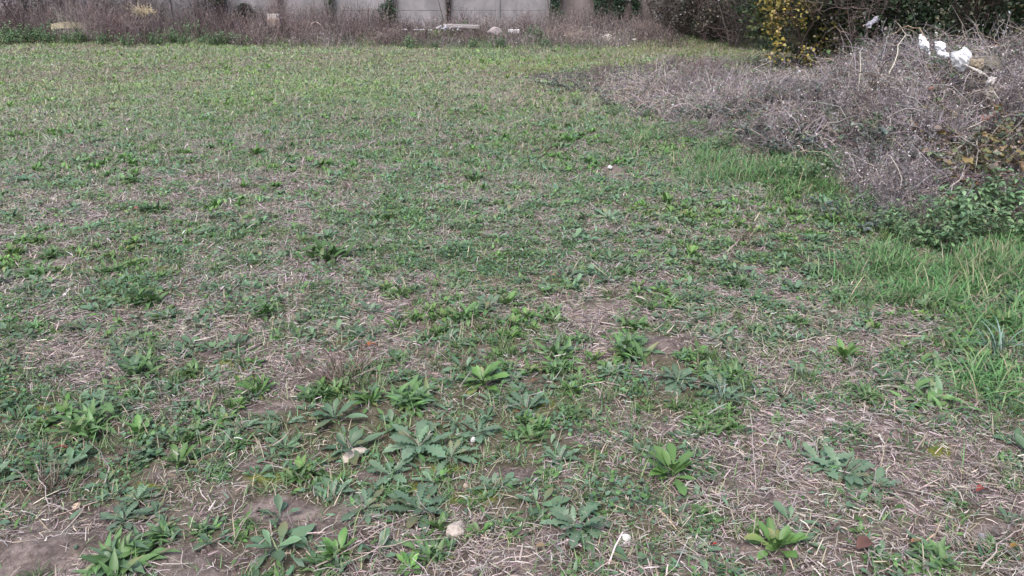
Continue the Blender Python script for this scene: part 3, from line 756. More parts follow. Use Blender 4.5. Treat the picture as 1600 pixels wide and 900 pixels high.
# ---- leafy clumps: nettles, brambles
def leafy(n_st, hgt, spread, lf, cols, prof='oval', stemcol=((.08, .10, .05),), per=16, up=1.2, aspect=.5):
    A = Soup(); B = Soup()
    b = np.stack([rs.normal(0, spread * .4, n_st), rs.normal(0, spread * .4, n_st), np.full(n_st, -.01)], -1)
    P, sd, nm = curve_path(b, U(0, 6.28, n_st), np.clip(rs.normal(up, .2, n_st), .2, 1.55), U(-.2, .9, n_st), U(.6, 1.1, n_st) * hgt, 6)
    tubes(A, P, np.tile(np.array([[.0035, .003, .0026, .002, .0017, .001]]), (n_st, 1)), pal(n_st, stemcol, .15), 4)
    m = n_st * per; i = rs.randint(0, n_st, m); j = rs.randint(1, 5, m); t = U(0, 1, (m, 1))
    b2 = P[i, j] * (1 - t) + P[i, j + 1] * t
    L = U(.6, 1.2, m) * lf
    leaves(B, b2, U(0, 6.28, m), U(-.3, .7, m), U(.2, 1.2, m), L, L * aspect * U(.85, 1.15, m), prof, .22, pal(m, cols, .2), roll=.5)
    return A, B
def put_leafy(kind, x, y, s, label, cat, name, group=None, rz=None):
    o = link(name, None, None, (x, y, float(H(x, y)) - .01), random.uniform(0, 6.28) if rz is None else rz, s)
    link('stems', kind[0], o); link('leaves', kind[1], o); tag(o, label, cat, group); return o
NET = []
for _ in range(4):
    A, B = leafy(20, .34, .15, .045, [(.105, .19, .090), (.14, .235, .108), (.155, .24, .13), (.09, .165, .08)], 'lance', per=20, aspect=.45)
    NET.append((A.mesh('stems', M_DRY), B.mesh('leaves', M_LEAF)))
BRAM = []
for _ in range(4):
    A, B = leafy(14, .42, .25, .05, [(.075, .105, .085), (.10, .13, .115), (.055, .08, .06), (.13, .16, .135), (.09, .13, .07)], 'oval', ((.15, .09, .09),), per=16, up=.6, aspect=.62)
    BRAM.append((A.mesh('stems', M_DRY), B.mesh('leaves', M_LEAF)))
for px, py, s, lab in [(1475, 388, 1.15, 'tallest green nettle clump at the near foot of the weedy heap'), (1510, 375, 1.0, 'green nettle clump right of the tallest one at the foot of the heap'),
        (1545, 350, 1.05, 'light green nettle clump below the yellow-leaved bush at the heap foot'), (1448, 396, .8, 'short green nettle clump left of the tallest one at the heap foot'), (1405, 380, .55, 'small yellow green nettle shoot left of the nettle clumps'),
        (1125, 248, .7, 'green nettle clump at the near edge of the grey weeds beside the tall grass'), (1250, 300, .8, 'yellow green nettle clump standing in the tall grass strip'), (1290, 296, .75, 'nettle clump at the right end of the tall grass strip'),
        (1590, 385, .9, 'nettle clump cut by the right edge of the picture')]:
    x, y = at(px, py); put_leafy(random.choice(NET), x, y, s, lab, 'nettle', 'nettle_clump')
for px, py, s, lab in [(880, 138, .9, 'dark blue green bramble patch at the left tip of the weedy heap'), (905, 145, .75, 'bramble just in front of the dark patch at the left tip of the heap'), (855, 135, .7, 'small dark bramble at the far left tip of the heap'),
        (1215, 232, .9, 'blue green bramble low on the near slope of the weedy heap'), (1400, 225, .8, 'grey green bramble in the middle of the heap slope'), (1390, 290, .7, 'pale green bramble in front of the mauve bushes on the near slope'),
        (1350, 355, .7, 'low grey green bramble at the near corner of the weedy heap'), (1300, 335, .6, 'low bramble in the grass before the near corner of the heap'), (1440, 185, .6, 'small bramble near the top of the heap slope'), (1160, 190, .8, 'bramble on the low left part of the heap'),
        (1575, 215, .9, 'bluish bramble at the right edge above the yellow-leaved bush'), (1225, 150, .8, 'bramble behind the low left part of the heap')]:
    x, y = on(px, py); put_leafy(random.choice(BRAM), x, y, s, lab, 'bramble', 'bramble_clump')

for px, py, s in [(1180, 225, .9), (1235, 222, 1.0), (1255, 240, .8), (1205, 205, .8), (1395, 235, .8), (1420, 250, .9), (1385, 255, .7), (1480, 250, .8), (1540, 225, .8), (1590, 235, .9), (1130, 175, .8), (1180, 150, .8), (1250, 160, .8), (1210, 178, .8), (1100, 185, .7), (1480, 330, .7), (1330, 270, .6), (1290, 150, .8), (990, 150, .6), (960, 165, .6), (1010, 170, .6), (930, 125, .7)]:
    x, y = on(px, py); put_leafy(random.choice(BRAM), x, y, s * 1.1, 'low grey green bramble, one of many growing through the dead weeds of the heap', 'bramble', 'bramble_clump', 'brambles growing through the dead weeds of the heap')
for px, py, s in [(1040, 172, .6), (1085, 165, .6), (1130, 155, .6), (1010, 185, .5), (1215, 165, .6), (1290, 185, .5), (1245, 195, .5), (1365, 205, .5), (960, 180, .45), (900, 165, .45), (1175, 200, .5), (1345, 330, .6), (1385, 365, .6), (1420, 345, .5), (1570, 330, .8), (1500, 345, .7)]:
    x, y = on(px, py); put_leafy(random.choice(NET), x, y, s, 'small green nettle clump, one of several pushing up through the dead weeds of the heap', 'nettle', 'nettle_clump', 'nettles pushing up through the dead weeds of the heap')
# ---- yellow-leaved bush at the right of the heap
def big_leaf_bush():
    A, B = leafy(28, .55, .38, .052, [(.17, .14, .06), (.21, .16, .065), (.14, .145, .06), (.16, .095, .05), (.09, .11, .055), (.25, .20, .10), (.12, .15, .085), (.20, .16, .13)], 'oval', ((.14, .10, .08),), per=22, up=.75, aspect=.8)
    return (A.mesh('stems', M_DRY), B.mesh('leaves', M_LEAF))
for px, py, s, lab in [(1590, 235, 1.0, 'rusty broad-leaved shoot high on the right edge of the heap below the brick lumps'), (1575, 262, 1.0, 'yellow broad-leaved shoot right of the pale forked branch'), (1565, 292, 1.15, 'yellow and brown broad-leaved bush on the right side of the weedy heap'), (1615, 290, 1.0, 'rust and yellow broad-leaved bush cut by the right edge of the picture'), (1520, 258, .6, 'greenish yellow broad-leaved shoot above the pale forked branch')]:
    x, y = on(px, py); put_leafy(big_leaf_bush(), x, y, s, lab, 'bush', 'autumn_bush')

# ---- branches
def branch(name, label, p0, p1, rad, cols, sub=6, sag=.0, cat='branch', seed=1, sublen=.25, dz0=.05, dz1=.05):
    r = np.random.RandomState(seed); S = Soup()
    a = np.array([*p0, float(H(*p0)) + dz0]); b = np.array([*p1, float(H(*p1)) + dz1]); K = 9
    t = np.linspace(0, 1, K)[:, None]
    P = a * (1 - t) + b * t; P[:, 2] += np.sin(t[:, 0] * np.pi) * sag; ln = np.linalg.norm(b - a)
    P[1:-1] += r.normal(0, ln * .016, (K - 2, 3)); P[:, 2] = np.maximum(P[:, 2], H(P[:, 0], P[:, 1]) + rad * .6)
    tubes(S, P[None], (rad * np.linspace(1, .45, K))[None], np.array([cols[0]]), 6)
    for q in range(sub):
        i = r.randint(2, K - 1); d = (b - a) / ln; az = math.atan2(d[1], d[0]) + r.choice([-1, 1]) * r.uniform(.4, 1.0)
        P2, _, _ = curve_path(P[i][None], np.array([az]), np.array([r.uniform(-.3, .8)]), np.array([r.uniform(-.5, .8)]), np.array([sublen * r.uniform(.6, 1.2)]), 5)
        P2[:, 1:] += r.normal(0, .006, P2[:, 1:].shape)
        tubes(S, P2, (rad * .5 * np.linspace(1, .4, 5))[None], np.array([cols[-1]]), 5)
    o = link(name, S.mesh(name, M_WOOD)); tag(o, label, cat); return o
W1, W2 = (.34, .31, .26), (.42, .39, .33)
branch('forked_branch', 'pale bare forked branch lying on the heap below the yellow-leaved bush', on(1522, 235), on(1462, 288), .008, (W1, W2), 8, .10, seed=3, sublen=.22)
branch('forked_branch', 'second pale forked twig right beside the forked branch', on(1520, 232), on(1525, 290), .006, (W2, W1), 5, .08, seed=5, sublen=.15)
branch('dead_branch', 'dark reddish dead branch lying along the near side of the heap', on(1455, 296), on(1600, 306), .012, ((.12, .07, .07), (.15, .09, .09)), 6, .05, seed=8)
branch('dead_branch', 'long greyish branch just below the dark reddish branch', on(1430, 312), on(1570, 300), .009, ((.22, .17, .16), (.22, .17, .16)), 4, .04, seed=9)
branch('log', 'short dark rotten log at the heap foot by the right edge', on(1470, 318), on(1600, 345), .035, ((.085, .055, .045), (.10, .07, .06)), 2, .0, 'log', 12)
branch('dry_stem', 'long pale arching stem on the heap behind the low left part', on(1180, 168), on(1195, 135), .006, (W2, W2), 0, .25, seed=14, dz0=.1, dz1=.25)
branch('dry_stem', 'long pale stem lying across the top of the heap', on(1380, 100), on(1440, 108), .007, ((.36, .25, .17), W1), 1, .12, seed=15, dz0=.25, dz1=.25)
branch('dry_stem', 'pale curved stem standing on the crest left of the white plastic', on(1385, 135), on(1415, 105), .007, (W2, W2), 2, .15, seed=16, dz0=.1, dz1=.3)
branch('dry_stem', 'pale curved stem on the slope below the crest', on(1335, 165), on(1340, 125), .006, (W2, W2), 0, .1, seed=17, dz0=.1, dz1=.3)
branch('dry_stem', 'pale straight stem leaning at the near right part of the slope', on(1370, 290), on(1400, 330), .005, (W2, W2), 0, .1, seed=18, dz0=.2, dz1=.15)

# ---- crumpled plastic, sacking, brick
def crumple(name, label, cat, loc, size, cols, mat, rz=0, seed=0, tilt=0.0, amp=.22):
    r = np.random.RandomState(seed); nu, nv = 26, 16
    u, v = np.meshgrid(np.linspace(0, 1, nu), np.linspace(0, 2 * np.pi, nv, endpoint=False), indexing='ij')
    prof = np.sin(np.pi * np.clip(u, 0.0, 1)) ** .45
    prof = prof * (1 + .25 * np.sin(u * 9 + seed))
    k = 1 + amp * 2 * (fbm(u * 3 + seed, np.cos(v) + seed * .7, .35, seed, 3) - .5) + amp * 2 * (fbm(u * 4 + 3, np.sin(v) * 1.3 + seed, .28, seed + 5, 3) - .5)
    X = (u - .5) * size[0]; Y = np.cos(v) * prof * k * size[1] / 2; Z = np.sin(v) * prof * k * size[2] / 2
    X = X + np.cos(v * 2) * .04 * size[0] + (fbm(u * 6, np.sin(v), .4, seed + 3) - .5) * .12 * size[0]; Y = Y + (noise(u * 5, np.cos(v) * 2, .35, seed + 4) - .5) * .35 * size[1]; Z = Z + (noise(u * 5, np.sin(v) * 2, .35, seed + 6) - .5) * .35 * size[2]
    V = np.stack([X, Y, Z], -1)
    c, s_ = math.cos(tilt), math.sin(tilt); V = np.stack([V[..., 0] * c - V[..., 2] * s_, V[..., 1], V[..., 0] * s_ + V[..., 2] * c], -1)
    i = np.arange(nu - 1)[:, None] * nv; j = np.arange(nv)[None]; j2 = (j + 1) % nv
    Q = np.stack([i + j, i + j2, i + nv + j2, i + nv + j], -1)
    S = Soup(); cc = np.array(cols[0])[None] * np.ones((nu * nv, 1)); n_ = fbm(V[..., 0] * 1, V[..., 1] * 1, size[0] * .25, seed + 9).reshape(-1, 1)
    cc = cc * (1 - sst(.55, .7, n_)) + np.array(cols[-1])[None] * sst(.55, .7, n_)
    S.add(V.reshape(-1, 3), Q.reshape(-1, 4), cc)
    o = link(name, S.mesh(name, mat, False), None, loc, rz); tag(o, label, cat); return o
def hs0(px, py, lift):
    x, y = on(px, py, lift=lift); return (x, y, float(H(x, y)) + lift)
WHT = ((.74, .74, .77), (.55, .54, .55))
def heap_z(px, py, y):                           # world point at a photo pixel at forward distance y
    b = (450 - py) / F; dy = cp + b * sp; dz = -sp + b * cp; t = y / dy
    return ((px - 800) / F * t, y, CAM_H + dz * t)
crumple('plastic_sheet', 'upright white crumpled plastic, the topmost piece on the heap', 'plastic sheet', hs0(1444, 70, 0.38), (.19, .08, .06), WHT, M_PLASTIC, 0, 3, -.95)
crumple('plastic_sheet', 'white crumpled plastic just right of the topmost piece on the heap', 'plastic sheet', hs0(1469, 76, 0.34), (.15, .07, .06), WHT, M_PLASTIC, .1, 4, -.75)
crumple('plastic_bag', 'large white crumpled plastic bag on the right side of the heap crest', 'plastic bag', hs0(1502, 92, 0.26), (.17, .12, .16), WHT, M_PLASTIC, .2, 5, .6, .12)
crumple('plastic_bag', 'small white plastic scrap tangled in the bush left of the large bag', 'plastic bag', hs0(1474, 86, 0.28), (.12, .06, .05), WHT, M_PLASTIC, .2, 7, -.3)
crumple('cloth_sack', 'tan cloth folded against the right of the large white bag', 'sack', hs0(1526, 100, 0.2), (.14, .08, .07), ((.24, .20, .15), (.18, .15, .11)), M_DRY, .2, 8, -.3, .3)
crumple('plastic_strip', 'long thin off-white plastic strip below the large white bag', 'plastic strip', hs0(1528, 112, 0.16), (.28, .035, .022), ((.55, .52, .49), (.5, .46, .42)), M_PLASTIC, -.1, 9, -.45)
crumple('plastic_strip', 'short off-white folded scrap at the end of the thin plastic strip', 'plastic strip', hs0(1549, 127, 0.14), (.07, .06, .06), ((.50, .47, .45), (.5, .46, .42)), M_PLASTIC, -.1, 10, -.9)
crumple('cloth_sack', 'greyish brown sack hanging down the right side of the heap', 'sack', hs0(1548, 158, 0.08), (.26, .07, .06), ((.20, .175, .155), (.15, .13, .11)), M_DRY, .1, 11, -1.25, .25)
crumple('cloth_sack', 'mossy brown tarpaulin fold behind the greyish sack', 'tarpaulin', hs0(1556, 112, 0.06), (.36, .26, .16), ((.12, .11, .085), (.16, .145, .115)), M_DRY, .1, 12, -.5, .3)
crumple('grey_rag', 'pale grey rag caught in the dark hedge above the heap', 'rag', heap_z(1364, 34, 13.6), (.26, .10, .10), ((.36, .35, .40), (.3, .29, .33)), M_DRY, .1, 13, .7)

def hs_(px, py, lift):                          # point on the view ray where it is `lift` above the heap
    x, y = on(px, py, lift=lift); return (x, y, float(H(x, y)) + lift)
def stone(name, label, cat, loc, size, col, seed, rz=0, flat=.6, mat=None, rough=.25):
    r = np.random.RandomState(seed); nu, nv = 12, 16
    u, v = np.meshgrid(np.linspace(0.06, np.pi - .06, nu), np.linspace(0, 2 * np.pi, nv, endpoint=False), indexing='ij')
    d = np.stack([np.sin(u) * np.cos(v), np.sin(u) * np.sin(v), np.cos(u)], -1)
    k = np.ones_like(u)
    for q in range(9):                          # planar facets
        a = r.normal(0, 1, 3); a /= np.linalg.norm(a); h = r.uniform(.62, .95)
        k = np.minimum(k, h / np.maximum(d @ a, 1e-3))
    k = k * (1 + rough * .35 * (noise(d[..., 0] * 3 + seed, d[..., 1] * 3 + d[..., 2] * 2, .6, seed) - .5))
    V = d * k[..., None] * np.array([size[0] / 2, size[1] / 2, size[2] / 2])
    i = np.arange(nu - 1)[:, None] * nv; j = np.arange(nv)[None]; j2 = (j + 1) % nv
    Q = np.stack([i + j, i + nv + j, i + nv + j2, i + j2], -1).reshape(-1, 4)
    top = np.array([[0, nv // 4, nv // 2, 3 * nv // 4]]); caps = []
    for b in (0, (nu - 1) * nv):
        for s in range(0, nv, 2):
            pass
    S = Soup(); Vf = V.reshape(-1, 3); n0 = len(Vf)
    Vf = np.concatenate([Vf, V[0].mean(0, keepdims=True), V[-1].mean(0, keepdims=True)])
    cap = []
    for s in range(0, nv, 2):
        cap.append([n0, s, (s + 1) % nv, (s + 2) % nv]); o_ = (nu - 1) * nv
        cap.append([n0 + 1, o_ + (s + 2) % nv, o_ + (s + 1) % nv, o_ + s])
    S.add(Vf, np.concatenate([Q, np.array(cap)]), np.array(col))
    o = link(name, S.mesh(name, mat or M_STONE, False), None, loc, rz); tag(o, label, cat); return o
def gstone(px, py, wpx, label, col, seed, asp=(1, .75, .6), name='stone', cat='stone', sink=.25, mat=None):
    x, y = at(px, py); x, y = at(px, py, float(H(x, y))); s = wpx * (y * cp + CAM_H * sp) / F * 1.15
    z = float(H(x, y)) + s * asp[2] * (.5 - sink)
    return stone(name, label, cat, (x, y, z), (s * asp[0], s * asp[1], s * asp[2]), col, seed, seed * 1.3, mat=mat)
gstone(713, 832, 38, 'large pale rough stone in front of the blue grey thistle rosette', (.40, .35, .31), 3)
gstone(978, 848, 19, 'small bright white stone right of the large toothed rosette', (.62, .60, .59), 4, (1, .8, .9))
gstone(740, 692, 9, 'tiny white pebble in the big weed clump', (.52, .53, .51), 5, (1, .8, 1), 'pebble', 'pebble', .0)
gstone(728, 760, 10, 'tiny tan pebble on the bare patch beyond the large pale stone', (.42, .34, .27), 6, name='pebble', cat='pebble')
gstone(1297, 661, 17, 'small off-white stone in the straw beyond the widest thistle rosette', (.44, .40, .39), 7, (1, .8, .6))
gstone(552, 716, 48, 'flat pale chip of broken stone beside the big weed clump', (.46, .40, .34), 8, (1, .5, .22), 'stone_chip', 'stone chip', .1)
gstone(953, 265, 6.5, 'white pebble on the small soil mound in the far field', (.50, .50, .50), 9, (1.2, .8, .9), 'pebble', 'pebble', .0)
gstone(84, 313, 10, 'pale stone beside a brown leaf in the far left field', (.34, .29, .27), 10)
gstone(102, 462, 9, 'tiny white pebble left of the wide pale green weed', (.5, .48, .49), 12, name='pebble', cat='pebble')
gstone(120, 792, 15, 'tan flat stone at the edge of the straw heap in the lower left', (.42, .33, .24), 13, (1, .8, .4))
gstone(795, 840, 9, 'tiny white pebble between the pale stone and the large toothed rosette', (.6, .56, .52), 14, name='pebble', cat='pebble')
gstone(812, 641, 26, 'orange brick chip lying on mossy soil in the field centre', (.38, .13, .07), 15, (1, .5, .25), 'brick_chip', 'brick chip', .1)
gstone(1540, 844, 24, 'dull grey flat stone near the lower right edge', (.27, .25, .26), 16, (1, .9, .4))
x, y, z = hs_(1539, 188, .12); stone('brick', 'orange brick lump on the right side of the heap', 'brick', (x, y, z), (.09, .07, .07), (.34, .14, .10), 21, .4)
x, y, z = hs_(1554, 181, .12); stone('brick', 'paler pink brick lump right of the orange one', 'brick', (x, y, z), (.08, .06, .07), (.32, .17, .14), 22, .9)
x, y, z = hs_(1455, 139, .12); stone('brick', 'small brick fragment half hidden in the weeds of the heap', 'brick', (x, y, z), (.05, .04, .04), (.26, .15, .12), 23, .2)

# ---- fallen leaves
def fallen_leaf(px, py, wpx, col, label, seed):
    r = np.random.RandomState(seed); x, y = at(px, py); s = wpx * (y * cp + CAM_H * sp) / F * 1.02
    S = Soup(); col = tuple(.85 * np.array(col)); a = r.uniform(0, .6)
    leaves(S, np.array([[-s / 2 * math.cos(a), -s / 2 * math.sin(a), .008]]), np.array([a]), np.array([.45]), np.array([1.1]), np.array([s]), np.array([s * .55]), 'oval', .3, np.array([col]), 0.4, mid=tuple(.7 * np.array(col)))
    P, _, _ = curve_path(np.array([[-s / 2 * math.cos(a), -s / 2 * math.sin(a), .008]]), np.array([a + 3.3]), np.array([.3]), np.array([.4]), np.array([s * .4]), 4)
    T = Soup(); tubes(T, P, np.full((1, 4), .0009), np.array([col]) * .6, 4)
    o = link('fallen_leaf', S.mesh('fallen_leaf', M_LEAFS), None, (x, y, float(H(x, y)) + .022)); tag(o, label, 'leaf', 'fallen leaves on the field')
    link('leaf_stalk', T.mesh('leaf_stalk', M_DRY), o)
for a in [(582, 552, 22, (.36, .13, .06), 'orange fallen leaf on straw right of the dead brown tuft', 1), (99, 714, 24, (.20, .07, .045), 'dark red brown fallen leaf below the thick glossy weed clump', 2),
          (1532, 777, 24, (.28, .06, .045), 'red fallen leaf beside the small dark green weed at the right', 3), (1348, 868, 40, (.15, .075, .06), 'large brown shrivelled leaf below the ball-like weed', 4),
          (1116, 866, 8, (.42, .03, .03), 'tiny red leaf in the broad weed at the bottom', 5), (757, 272, 10, (.38, .12, .06), 'small reddish leaf beyond the distant green weed', 6), (22, 622, 16, (.36, .25, .12), 'yellowish fallen leaf at the left edge of the field', 7),
          (218, 335, 12, (.36, .15, .12), 'reddish dead leaf beside the dark weed on the upper left', 8), (865, 440, 10, (.30, .15, .06), 'brown leaf in the straw of the middle field', 9), (250, 286, 10, (.30, .10, .07), 'dull red leaf in the far left field', 10),
          (1430, 862, 22, (.32, .17, .10), 'tan brown leaf beside the dense green weed at the bottom right', 11), (845, 868, 16, (.34, .24, .14), 'tan leaf left of the large toothed rosette', 12), (836, 607, 14, (.30, .12, .07), 'brown leaf beyond the orange brick chip', 13), (1600 - 18, 868, 20, (.28, .17, .05), 'yellow brown leaf at the lower right edge', 14)]:
    fallen_leaf(*a)

# ---- dead tufts, straw heap, standing stalks, long dry stems
DT = [dead_tuft().mesh('dead_tuft', M_DRY, False) for _ in range(4)]
for px, py, wd, lab in [(528, 600, 90, 'dark brown dead tuft left of the tall bright green weed'), (560, 585, 60, 'smaller dead tuft behind the dark brown one'), (75, 768, 90, 'dead grey twiggy tuft in the straw heap at the left'), (200, 715, 50, 'small dead stalk tuft on straw in the lower left'), (1590, 845, 50, 'dead stalk tuft at the lower right edge'),
        (540, 300, 34, 'distant pale dead tuft in the upper left field'), (470, 580, 40, 'thin dead tuft left of the dark brown one'), (590, 862, 44, 'dead tuft under the long dry stems'), (1160, 380, 50, 'purplish dead tuft in the straw below the tall grass'), (960, 465, 36, 'dark dead tuft beyond the bare round soil spot')]:
    x, y = at(px, py); s = wd * (y * cp + CAM_H * sp) / F / .16
    o = link('dead_tuft', random.choice(DT), None, (x, y, float(H(x, y))), random.uniform(0, 6), s); tag(o, lab, 'dead tuft', 'dead tufts in the field')
def long_stem(pts, rad, col, label, lift=.02, seed=0):
    r = np.random.RandomState(seed); P = []
    for px, py, dz in pts:
        x, y = at(px, py, dz); P.append([x, y, float(H(x, y)) + dz + lift])
    P = np.array(P); t = np.linspace(0, len(P) - 1, 10); Pi = np.stack([np.interp(t, np.arange(len(P)), P[:, k]) for k in range(3)], -1)
    Pi[1:-1] += r.normal(0, .0025, (8, 3))
    S = Soup(); tubes(S, Pi[None], (rad * np.linspace(1, .55, 10))[None], np.array([col]), 5)
    o = link('dry_stem', S.mesh('dry_stem', M_DRY), None); tag(o, label, 'dry stem', 'long dry stems lying in the field')
long_stem([(495, 895, 0), (560, 860, .01), (610, 830, .02), (660, 812, .0)], .0022, (.34, .27, .25), 'long dry stem running up right to the thistle rosette at the bottom', seed=1)
long_stem([(508, 898, 0), (570, 875, .01), (640, 855, .02), (700, 850, .01)], .0018, (.34, .28, .25), 'long dry stem lying just below the steeper one at the bottom', seed=2)
long_stem([(600, 828, .01), (625, 860, .0)], .002, (.36, .3, .27), 'short dry stem crossing the two long ones at the bottom', seed=3)
long_stem([(1222, 618, 0), (1232, 596, .07), (1238, 590, .11)], .003, (.55, .50, .42), 'pale standing stalk left of its twin in the weeds beyond the small off-white stone', 0, 4)
long_stem([(1228, 618, 0), (1240, 598, .07), (1246, 592, .10)], .003, (.52, .47, .40), 'pale standing stalk right of its twin in the weeds beyond the small off-white stone', 0, 5)
long_stem([(1530, 900, 0), (1560, 860, .01), (1598, 828, .02)], .0028, (.36, .30, .27), 'pale dry stem at the lower right corner', seed=6)
long_stem([(1170, 650, .0), (1180, 780, .0), (1150, 780, .0)], .0016, (.42, .36, .33), 'bent dry straw in the lower right straw', seed=7)
long_stem([(60, 735, .0), (75, 790, .03), (110, 805, .0)], .0022, (.34, .29, .28), 'curved grey stem over the straw heap at the left', seed=8)
long_stem([(200, 740, .0), (199, 700, .06)], .0024, (.15, .10, .09), 'dark upright stub beside the small dead stalk tuft', 0, seed=9)
long_stem([(894, 838, .0), (892, 860, .0), (895, 800, .0)], .0022, (.32, .24, .19), 'straight brown stem right of the large toothed rosette', .01, seed=10)
long_stem([(895, 470, 0), (930, 440, .02)], .0022, (.4, .35, .3), 'pale straw leaning in the middle field', .0, seed=11)
long_stem([(1120, 480, .0), (1150, 455, .02)], .0022, (.38, .33, .28), 'pale dry stem in straw between the soil spot and the tall grass', .01, seed=12)
# blue-green grass clump at the right
S = Soup(); n = 26; b = np.stack([rs.normal(0, .03, n), rs.normal(0, .03, n), np.zeros(n)], -1)
leaves(S, b, U(0, 6.28, n), U(.7, 1.4, n), U(.8, 2.4, n), U(.16, .28, n), U(.007, .012, n), 'lance', .2, pal(n, [(.16, .24, .20), (.13, .21, .15)], .15))
for px, py, s, lab in [(1562, 545, .8, 'pale blue green broad-bladed grass clump near the right edge'), (1130, 628, .45, 'small pale blue green grass clump in front of the bare soil spot')]:
    x, y = at(px, py); o = link('grass_clump', bpy.data.meshes.get('grass_clump') or S.mesh('grass_clump', M_LEAF), None, (x, y, float(H(x, y))), 0, s); tag(o, lab, 'grass clump')

# ------------------------------------------------------------------ weeds, scrub and debris before the wall
def far_weeds():
    S = Soup(); n = 19000
    x = U(-17, 4.6, n); y = U(19.8, 24.2, n)
    px, py = project(x, y, .2)
    hmap = np.interp(px, [-200, 0, 40, 130, 200, 300, 400, 520, 620, 700, 830, 880, 960, 1050], [.95, .85, .8, 1.05, 1.05, .65, .72, .74, .5, .38, .36, .55, .42, .35])
    front = np.interp(px, [0, 60, 140, 200, 260, 330, 380, 1000], [21.9, 21.9, 21.0, 20.4, 21.0, 21.2, 20.2, 19.9])
    k = (y > front + U(-.3, .3, n)) & (U(0, 1, n) < .22 + 1.0 * sst(.38, .62, fbm(x, y, .7, 301, 2)))
    x, y, hm = x[k], y[k], hmap[k]; n = len(x)
    hm = hm * np.interp(y, [19.8, 21.5, 24.2], [.45, .75, 1.1]) * (.45 + 1.45 * fbm(x, y, .6, 305, 2))
    P, sd, nm = curve_path(np.stack([x, y, H(x, y)], -1), U(0, 6.28, n), np.clip(rs.normal(1.35, .25, n), .4, 1.57), U(-.2, .7, n), hm * U(.4, 1.15, n), 6)
    P[:, 1:] += rs.normal(0, .012, P[:, 1:].shape)
    pc = fbm(x, y, 1.4, 311, 2)[:, None]
    c = pal(n, REDC, .3) * (.35 + .8 * pc) + sst(.45, .7, pc) * np.array([.035, .045, .04])
    tubes(S, P, np.tile(np.array([[.005, .0045, .004, .0035, .003, .0015]]), (n, 1)), c, 3)
    q = n * 8; i = rs.randint(0, n, q); j = rs.randint(1, 6, q); b = P[i, j] + rs.normal(0, .03, (q, 3)); L = U(.015, .045, q)
    leaves(S, b, U(0, 6.28, q), U(-1, 1.5, q), U(-.5, .9, q), L, L * U(.3, .6, q), 'small', None, c[i] * U(.5, 1.5, (q, 1)) + U(0, .03, (q, 1)), roll=1.2)
    o = link('dead_weeds', S.mesh('dead_weeds', M_DRY, False)); tag(o, 'reddish brown dead weeds standing along the wall', 'dead weeds', kind='stuff')
far_weeds()
def fb(px, y): return ((px - 800) / F * (y * cp + (CAM_H - .2) * sp), y)
for px, y, s, lib, lab in [(170, 21.6, 1.25, REDB, 'tall reddish dead weed clump beside the yellow board'), (205, 21.4, 1.1, REDB, 'reddish dead weed clump right of the tall one beside the yellow board'), (150, 22.2, 1.3, REDB, 'dark reddish weed clump directly behind the right end of the yellow board'),
        (30, 23, 1.2, REDB, 'reddish weed clump near the wall at the far left'), (75, 23.2, 1.0, REDB, 'reddish weed clump near the wall left of the yellow board'), (438, 23.4, 1.2, REDB, 'reddish weed clump leaning on the wall left of the ivy posts'), (465, 21.2, .8, REDB, 'reddish weed clump before the pale hoop'),
        (400, 21.1, .8, REDB, 'reddish weed clump left of the pale hoop'), (545, 21.4, .9, REDB, 'reddish weed clump in front of the first ivy post'), (605, 21.2, .85, TANB, 'tan dead bush in front of the second ivy post'), (730, 21.0, .6, REDB, 'low dark weed clump in front of the stone rubble'),
        (655, 20.9, .55, REDB, 'low dark weed clump before the white planks'), (893, 21.0, .95, TANB, 'large tan brown dead bush left of the pale stone block'), (868, 21.2, .8, TANB, 'tan brown dead bush at the left side of the large tan one'), (915, 21.3, .75, TANB, 'tan brown dead bush at the right side of the large tan one'),
        (820, 23.4, .9, REDB, 'thin brown weed clump against the wall behind the white box'), (1010, 22.2, .9, TANB, 'grey dead weed clump at the wall corner before the hedge')]:
    x, yy = fb(px, y - .4); put_bush(lib, x, yy, s * 1.18, lab, 'dead weed clumps before the wall', 'dead_weed_clump', 'dead weeds', 'withered_leaves')
for px, y, s, lab in [(20, 21.6, 1.7, 'green nettle patch at the far left before the wall'), (60, 21.7, 1.6, 'green nettle patch left of the yellow board'), (105, 21.5, 1.1, 'short green nettles growing before the yellow board'), (135, 21.5, 1.1, 'short green nettles at the right end of the yellow board'), (95, 23.2, 1.8, 'green nettles behind the yellow board'),
        (300, 22.4, 1.6, 'green nettles amid the dead weeds left of the beige box'), (270, 21.4, 1.2, 'low green nettles on the field edge left of the middle'), (350, 21.2, 1.2, 'bright low nettles on the field edge before the beige box'), (835, 21.4, 1.5, 'green nettle clump right of the white box'), (725, 22.9, 1.2, 'green nettles growing over the rubble slab'), (230, 21.3, 1.1, 'low grey green nettles on the field edge')]:
    x, yy = fb(px, y - .4); put_leafy(random.choice(NET), x, yy, s, lab, 'nettle', 'nettle_clump')
for px, y in [(5, 20.9), (40, 21.0), (75, 20.8), (120, 20.9), (160, 20.7), (200, 20.3), (245, 20.6), (285, 20.8), (315, 20.9), (335, 20.6), (375, 20.5), (10, 22.3), (45, 22.2), (255, 21.6), (325, 21.8), (640, 19.9), (680, 19.9), (740, 19.9), (780, 20.0), (850, 20.1)]:
    x, yy = fb(px, y); put_leafy(random.choice(NET), x, yy, random.uniform(.7, 1.25), 'low green nettle clump, one of the row on the far edge of the field', 'nettle', 'nettle_clump', 'nettles in a row on the far edge of the field')

